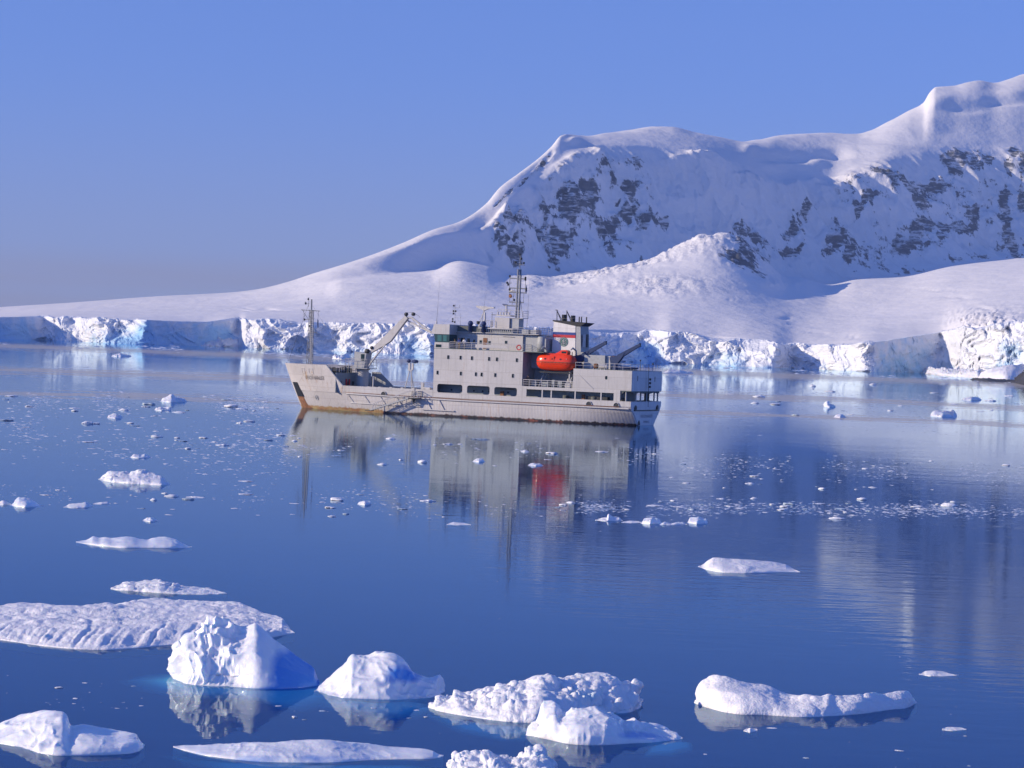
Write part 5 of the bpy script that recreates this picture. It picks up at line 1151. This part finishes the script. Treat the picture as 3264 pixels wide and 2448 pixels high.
# -- middle distance
MIDS = [
 ('low white slab alone on open water right of the ship reflection', [(1508,1222),(1518,1212),(1530,1205),(1548,1205),(1580,1208),(1600,1208),(1640,1211),(1680,1216),(1705,1222),(1728,1234)], [(1508,1224),(1530,1232),(1560,1237),(1610,1239),(1660,1238),(1700,1236),(1728,1236)], 4.0, SI, .22, .9, .3),
 ('long knobbly floe with a thin right tail just behind the broad floe', [(239,1270),(248,1262),(265,1257),(285,1257),(310,1257),(345,1256),(365,1262),(385,1266),(410,1270),(450,1274),(480,1277),(490,1281)], [(239,1272),(255,1275),(300,1278),(350,1282),(400,1284),(450,1285),(490,1283)], 2.2, RU, .2, .35, .32),
 ('long lumpy floe with two humps at left middle', [(164,1168),(172,1164),(184,1165),(200,1159),(215,1164),(225,1159),(240,1162),(262,1160),(285,1160),(300,1164),(320,1166),(335,1160),(360,1160),(380,1165),(400,1172),(415,1180)], [(164,1171),(190,1176),(220,1180),(270,1184),(320,1184),(370,1185),(400,1184),(415,1182)], 2.6, BE, .12, .7, .1),
 ('rough rubble floe at left above the tall iceberg', [(212,1032),(222,1024),(240,1019),(262,1020),(280,1024),(298,1017),(318,1022),(335,1026),(350,1030),(362,1036),(368,1042)], [(212,1036),(240,1042),(280,1045),(320,1047),(350,1049),(368,1047)], 4.5, RU, .35, .6, .32),
 ('small domed berg near the left edge of the picture', [(22,1090),(30,1082),(40,1074),(52,1075),(65,1078),(78,1086),(95,1098)], [(22,1098),(35,1104),(55,1107),(75,1105),(95,1100)], 2.4, BE, .12, .6, .35),
 ('little floe touching the left edge beside the domed berg', [(-8,1088),(5,1082),(15,1084),(24,1088)], [(-8,1094),(8,1096),(24,1094)], 1.2, RU, .1, .4, .3),
 ('flat rubble floe right of the domed berg', [(136,1096),(150,1089),(170,1087),(185,1085),(198,1090),(202,1096)], [(136,1100),(160,1104),(185,1103),(202,1098)], 2.2, RU, .18, .5, .3),
 ('thin sliver of ice trailing off the flat rubble floe', [(200,1088),(215,1085),(232,1084),(239,1088)], [(200,1092),(220,1093),(239,1090)], 1.0, SI, .06, .5, .3),
 ('floe with a dark right end above the rough rubble floe', [(280,988),(290,981),(305,984),(312,980),(328,988)], [(280,992),(300,995),(328,992)], 2.2, RU, .2, .6, .3),
 ('small oval floe above the long two humped floe', [(308,1124),(318,1119),(330,1119),(342,1126)], [(308,1128),(325,1133),(342,1129)], 1.4, RU, .1, .5, .3),
 ('floe with an upright fin at the left end of the small ice row', [(1286,1124),(1300,1119),(1312,1119),(1313,1110),(1322,1116),(1340,1118),(1345,1126)], [(1286,1128),(1310,1132),(1345,1130)], 1.6, SI, .1, .5, .2),
 ('rounded knob of ice in the middle of the small ice row', [(1384,1130),(1390,1121),(1405,1119),(1420,1121),(1430,1130)], [(1384,1136),(1405,1140),(1430,1136)], 1.6, BE, .12, .5, .2),
 ('flat sliver between the finned floe and the rounded knob', [(1342,1128),(1360,1125),(1386,1126)], [(1342,1131),(1365,1133),(1386,1132)], 1.2, SI, .05, .5, .3),
 ('blocky lump at the right end of the small ice row', [(1484,1128),(1490,1119),(1508,1118),(1524,1122),(1530,1130)], [(1484,1134),(1505,1140),(1530,1136)], 1.8, BE, .14, .5, .1),
 ('pointed shard between the rounded knob and the blocky lump', [(1424,1132),(1435,1127),(1450,1131),(1460,1128),(1484,1130)], [(1424,1138),(1450,1139),(1484,1136)], 1.0, RU, .1, .4, .3),
 ('small leaf shaped floe beside the right edge above the humped floe', [(1985,1457),(2000,1450),(2020,1449),(2040,1453),(2071,1461)], [(1985,1459),(2010,1467),(2040,1467),(2071,1464)], 1.0, SI, .08, .5, .2),
 ('tiny white cake below the tail of the humped floe at lower right', [(2035,1576),(2045,1571),(2070,1572),(2088,1576)], [(2035,1580),(2060,1584),(2088,1580)], .5, RU, .06, .2, .3),
 ('tiny triangular cake under the left end of the humped floe', [(1606,1578),(1620,1573),(1636,1576)], [(1606,1582),(1620,1589),(1636,1582)], .45, SI, .05, .2, .3),
 ('smooth pale dome of ice on the calm water right of the stern', [(1800,901),(1808,895),(1820,895),(1829,902)], [(1800,904),(1815,906),(1829,905)], 4.0, SI, .2, 1.0, .3),
 ('wide rough floe at right between the ship and the far shore', [(2008,896),(2020,889),(2040,890),(2060,891),(2068,898)], [(2008,903),(2035,907),(2068,905)], 9.0, RU, .5, 1.0, .3),
 ('white lump with a thin plate beside it ahead of the bow', [(345,868),(360,858),(372,853),(378,858),(395,861),(404,866)], [(345,873),(370,876),(404,873)], 7.0, RU, .5, 1.0, .3),
 ('smooth low mound just below the lump ahead of the bow', [(333,884),(345,880),(365,881),(372,886)], [(333,889),(350,891),(372,889)], 6.0, SI, .3, 1.2, .3),
 ('grey white mound left of the low mound ahead of the bow', [(232,900),(245,894),(258,896),(266,903)], [(232,907),(250,909),(266,907)], 5.0, RU, .3, 1.0, .3),
 ('shadowed berg fragment in the far water above the bow', [(717,776),(722,766),(735,768),(748,764),(758,774)], [(717,780),(740,782),(758,780)], 25.0, RU, 1.4, 3.0, .3),
 ('long pale floe in the far water below the glacier at left', [(240,768),(258,763),(268,766),(284,768)], [(240,773),(262,775),(284,773)], 22.0, RU, 1.0, 3.0, .3),
 ('low white floe below the dark concave wall of the glacier', [(1432,805),(1445,798),(1470,800),(1500,806)], [(1432,809),(1470,811),(1500,810)], 20.0, SI, .8, 3.0, .3),
 ('small peaked fragment in the slush right of the stern', [(1779,878),(1786,868),(1792,874),(1800,876),(1806,880)], [(1779,882),(1792,884),(1806,883)], 5.0, RU, .5, 1.2, .3),
 ('floe below the peaked fragment at far right of the calm water', [(2076,862),(2095,857),(2112,858),(2122,864)], [(2076,867),(2100,869),(2122,867)], 6.0, RU, .4, 1.2, .3),
 ('flattish floe floating on the reflection of the fore deck', [(1020,996),(1030,990),(1042,990),(1048,998)], [(1020,1000),(1035,1003),(1048,1001)], 2.0, RU, .2, .6, .3),
 ('white chunk just above the red reflection of the lifeboat', [(1140,1004),(1150,1001),(1165,1002),(1174,1006)], [(1140,1008),(1158,1010),(1174,1009)], 1.6, RU, .15, .5, .3),
 ('round lump under the mirrored fore mast at middle left', [(772,1086),(785,1082),(800,1082),(803,1090)], [(772,1093),(788,1097),(803,1094)], 1.2, RU, .12, .4, .3),
 ('long thin plate below the mirrored bridge', [(965,1132),(980,1128),(1000,1130),(1018,1134)], [(965,1135),(990,1138),(1018,1137)], 1.6, SI, .1, .5, .3),
]
for i, (lab, tp, bt, cdm, mt, la, ls, bl_) in enumerate(MIDS):
    if i > 3:      # the survey took in part of the mirror image as well
        ty = sum(p[1] for p in tp) / len(tp); bt = [(x, ty + (y - ty) * .55) for x, y in bt]
    near = bt[0][1] > 1000
    floe('ice_floe', lab, 'ice floe', tp, bt, cdm, mt, (120 if near else 60, 44 if near else 24), lump=(la * .7, ls * 1.4), fine=(la * .15, ls * .4), face=.45 if near else .3, back=.5, envp=.35 if near else .6, seed=40 + i * 3, sink=.2, blue=bl_ - .15, tp_=.14)

# snow-capped rock at the foot of the shore, far right
rk = bpy.data.objects.new('rocky_islet', None); COL.objects.link(rk); bx_, by_ = on_water(2190, 822); rk.location = (bx_, by_, 0)
tag(rk, 'snow capped dark rock at the waterline on the right edge under the glacier', 'rock')
def islet(name, mt, tp, bt, cdm, seed, la, ls, z=0):
    o = floe(name, None, None, tp, bt, cdm, mt, (160, 60), lump=(la, ls), fine=(la*.3, ls*.3), face=.6, back=.8, envp=.3, seed=seed, sink=1.0)
    o.parent = rk; o.location = o.location - rk.location; return o
M['rockdark'] = paint('dark_shore_rock', (.04, .04, .048), .8, var=.5, scale=.3)
islet('rock', M['rockdark'], [(2095,819),(2110,817),(2130,818),(2150,819),(2170,820),(2200,822),(2240,820),(2330,810),(2400,800)], [(2095,820),(2130,824),(2180,826),(2215,830),(2280,834),(2400,836)], 40, 61, .7, 6.0)
islet('snow_cap', M['land2'] if 'land2' in M else SI, [(2110,813),(2120,804),(2140,796),(2165,791),(2200,788),(2240,780),(2330,770),(2400,768)], [(2110,818),(2135,821),(2170,823),(2200,824),(2240,820),(2280,815),(2400,810)], 55, 62, .9, 9.0)
islet('rock', M['rockdark'], [(2178,824),(2192,815),(2212,802),(2260,792),(2330,790),(2400,795)], [(2190,826),(2210,832),(2260,838),(2330,842),(2400,845)], 25, 63, 1.3, 5.0)
# wedge of fallen ice under the cliff, right of the stern and at far right
floe('ice_floe', 'broad low shelf of ice at the cliff foot just right of the cranes', 'ice shelf', [(1440,752),(1470,746),(1520,748),(1570,752),(1602,748),(1618,752)], [(1440,768),(1500,774),(1560,777),(1600,776),(1618,768)], 60, SI, (140, 40), lump=(1.2, 8), fine=(.3, 2), face=.5, back=.6, seed=71, sink=1)
floe('ice_floe', 'pale blue ice foot under the cliff left of the snow capped rock', 'ice shelf', [(1990,803),(2000,796),(2040,798),(2080,799),(2110,800),(2140,806)], [(1990,806),(2030,812),(2080,815),(2115,818),(2140,815)], 50, RU, (140, 40), lump=(2.5, 7), fine=(.5, 2), face=.5, back=.6, seed=72, sink=1, blue=.35)
floe('ice_floe', 'mound of fallen ice blocks at the foot of the glacier left of the fore mast', 'ice rubble', [(420,744),(450,734),(480,728),(520,726),(560,732),(600,738),(640,742),(680,744)], [(420,747),(480,749),(540,751),(600,753),(680,756)], 45, RU, (200, 50), lump=(3.5, 7), fine=(.8, 2.5), face=.5, back=.6, seed=73, sink=1)

# ------------------------------------------------------------------ small drifting pieces
def chunk_mesh(i):
    bm = bmesh.new(); bmesh.ops.create_icosphere(bm, subdivisions=3, radius=1.0)
    V = np.array([v.co[:] for v in bm.verts]); s = i * 5.3
    kind = i % 3
    r_ = 1 + .45 * fbm(V[:,0]*1.1 + s, V[:,1]*1.1, V[:,2]*1.1, 3, 200+i) * 1.6 + .22 * (billow(V[:,0]*2.2 + s, V[:,1]*2.2, V[:,2]*2.2, 2, 300+i) - .4)
    V = V * r_[:, None]
    V[:,2] = np.where(V[:,2] > 0, V[:,2] * (.34, .62, .20)[kind], V[:,2] * .25)
    V[:,2] += (.05 + .12 * (kind == 1)) * np.maximum(0, billow(V[:,0]*1.6, V[:,1]*1.6, s, 2, 400+i) - .3)
    for v, c in zip(bm.verts, V): v.co = c
    me = bpy.data.meshes.new('chunk'); bm.to_mesh(me); bm.free(); me.materials.append(M['clear'] if i in (3, 7, 11) else M['chunk'])
    me.polygons.foreach_set('use_smooth', [kind == 1] * len(me.polygons))
    set_attr(me, 'blue', np.full(len(V), -.05 + .15 * (i % 4 == 0)))
    return me
M['clear'] = ice_mat('clear_meltwater_ice', (.42, .50, .58), (.30, .45, .58), .2, 4.0, .4, .2, 0, .05)
CH = [chunk_mesh(i) for i in range(14)]
boxes = [(min(p[0] for p in t_ + b_) - 6, max(p[0] for p in t_ + b_) + 6, min(p[1] for p in t_) - 3, max(p[1] for p in b_) + 4) for _, t_, b_, *r_ in MIDS]
boxes += [(612,1440,860,935), (-60,640,1285,1410),(310,700,1335,1525),(675,965,1410,1515),(-60,320,1535,1640),(370,960,1590,1665),(965,1205,1618,1690),(920,1390,1455,1575),(1130,1490,1510,1625),(1495,1985,1462,1555)]
def free(x, y): return not any(x0 < x < x1 and y0 < y < y1 for x0, x1, y0, y1 in boxes)
FIELDS = [  # (count, x0, x1, y0, y1, size in view px lo/hi, group, label)
 (78, 0, 640, 852, 975, 8, 30, 'small ice pieces ahead of the bow', 'small ice piece drifting in the scattered field left of the ship'),
 (26, 640, 1420, 945, 1010, 8, 30, 'small ice pieces over the mirrored hull', 'small ice piece drifting across the reflection of the ship'),
 (34, 0, 1000, 1040, 1135, 8, 32, 'small ice pieces left of the mirrored funnel', 'small ice piece in the sparse line crossing the left middle water'),
 (46, 1440, 2212, 985, 1058, 7, 22, 'small ice pieces in the upper right band', 'small ice piece in the upper band of brash right of the ship reflection'),
 (66, 1200, 2212, 1072, 1122, 10, 34, 'small ice pieces in the right hand row', 'small ice piece in the dense row across the right middle water'),
 (26, 1440, 2212, 828, 905, 8, 24, 'small ice pieces right of the stern', 'small ice piece in the slush between stern and right shore'),
 (10, 40, 560, 1470, 1560, 8, 18, 'small ice pieces below the broad floe', 'tiny ice piece on dark water between the broad floe and bottom left slab'),
 (8, 560, 960, 1505, 1560, 9, 20, 'small ice pieces below the two icebergs', 'tiny ice piece below the gap between the two icebergs'),
 (6, 1480, 2212, 1560, 1655, 8, 18, 'small ice pieces in the bottom right corner', 'tiny ice piece on open water in the bottom right corner'),
]
spots = []
for (cnt, x0, x1, y0, y1, s0, s1, grp, lab) in FIELDS:
    got = 0; tries = 0
    while got < cnt and tries < 5000:
        tries += 1
        x = rnd.uniform(x0, x1); y = rnd.uniform(y0, y1)
        if 'right hand row' in grp or 'left of the mirrored' in grp: y = rnd.gauss((y0+y1)/2 + (x - (x0+x1)/2)*.015, (y1-y0)*.2)
        if not free(x, y) or any(abs(x-a_) < (s+10)*.6 and abs(y-b_) < 4 for a_, b_, s in spots): continue
        if rnd.random() > .35 + 1.3 * float(vn(x / 75, y / 14, 0, 95)) + .25: continue
        s = s0 + (s1 - s0) * rnd.random() ** 2.2
        spots.append((x, y, s)); got += 1
        wx, wy = on_water(x, y); wid = s * DS / FPX * wy
        me = CH[rnd.randrange(len(CH))]
        o = bpy.data.objects.new('ice_chunk', me); COL.objects.link(o)
        o.location = (wx, wy, 0); o.rotation_euler = (0, 0, rnd.uniform(0, 6.28))
        hh = wid * rnd.uniform(.22, .48)
        o.scale = (wid * .5 * rnd.uniform(.8, 1.1), wid * .5 * rnd.uniform(.7, 1.2), hh * .6)
        tag(o, lab, 'ice', grp)
# fine brash and slush in drifting lines, past counting
V, F = [], []
base = CH[2]
oct_ = [(1,0,0),(.6,.8,0),(-.3,.95,0),(-1,.1,0),(-.5,-.8,0),(.4,-.9,0),(.1,.1,1.0)]
octf = [(0,1,6),(1,2,6),(2,3,6),(3,4,6),(4,5,6),(5,0,6)]
MI = []
def shard(x, y, s, hf=.3):
    wx, wy = on_water(x, y); wid = max(.05, s * DS / FPX * wy) * .5; n0 = len(V); an = rnd.uniform(0, 6.28); c_, s_ = math.cos(an), math.sin(an); asp = rnd.uniform(.6, 1.6)
    for a_, b_, z_ in oct_:
        k = rnd.uniform(.75, 1.25); px_, py_ = a_*wid*k, b_*wid*asp*k
        V.append((wx + c_*px_ - s_*py_, wy + s_*px_ + c_*py_, -.02 * wid if z_ == 0 else wid * hf * k))
    F.extend([tuple(i + n0 for i in f) for f in octf]); MI.extend([1 if rnd.random() < .4 else 0] * 6)
def band(n_, pts, sp, s0, s1, x0=None, x1=None, hf=.3, clump=60):
    xs = [p[0] for p in pts]; ys_ = [p[1] for p in pts]
    for _ in range(n_):
        x = rnd.uniform(xs[0], xs[-1])
        dens = float(vn(x / clump, pts[0][1] * .37, 0, 91))
        if rnd.random() > .55 + dens: continue
        y = np.interp(x, xs, ys_) + rnd.gauss(0, sp) + 2.0 * math.sin(x / 70.0)
        if 612 < x < 1440 and 700 < y < 935 and y > 800: 
            if y > 845 + (x - 640) * .03: continue
        if not free(x, y): continue
        shard(x, y, s0 + (s1 - s0) * rnd.random() ** 2.4 * 1.35, hf * .5)
band(1500, [(0,744),(300,752),(700,768),(940,776)], 3.0, 3, 16, hf=.22)
band(900, [(1280,786),(1700,802),(2212,828)], 2.5, 3, 14, hf=.22)
band(1500, [(0,797),(150,795),(350,802),(640,818),(940,828)], 4.0, 3, 10, hf=.12)
band(900, [(0,812),(300,818),(640,832),(940,840)], 3.0, 2, 8, hf=.12)
band(1300, [(1440,836),(1700,850),(2000,862),(2212,872)], 5.0, 3, 10, hf=.15)
band(900, [(1440,866),(1700,876),(2212,885)], 6.0, 3, 9, hf=.15)
band(3000, [(60,866),(400,872),(640,878)], 14.0, 3, 12, hf=.22)
band(1500, [(0,950),(640,985)], 30.0, 3, 12)
band(1600, [(1440,890),(2212,915)], 24.0, 3, 10, hf=.15)
band(2000, [(0,915),(300,925),(620,945)], 24.0, 3, 13)
band(900, [(640,968),(1000,975),(1430,985)], 12.0, 3, 9)
band(800, [(0,1060),(400,1068),(900,1075)], 12.0, 3, 8)
band(420, [(640,1085),(1000,1095),(1300,1100)], 14.0, 3, 9)
band(1700, [(1460,1002),(1800,1010),(2212,1030)], 14.0, 3, 8)
band(3400, [(1250,1096),(1600,1098),(2000,1102),(2212,1108)], 8.0, 3, 10)
band(120, [(0,1500),(500,1520),(960,1535)], 22.0, 3, 6)
band(60, [(1500,1500),(2212,1560)], 50.0, 3, 6)
band(120, [(1000,1250),(1700,1200),(2212,1250)], 60.0, 2, 4)
me = bpy.data.meshes.new('brash'); me.from_pydata(V, [], F); set_attr(me, 'blue', [-.05] * len(V))
o = link('brash_ice', me, None, M['chunk'], False)
me.materials.append(M['clear']); me.polygons.foreach_set('material_index', MI)
tag(o, 'fine white brash ice and slush drifting in thin lines over the water', 'brash ice', None, 'stuff')
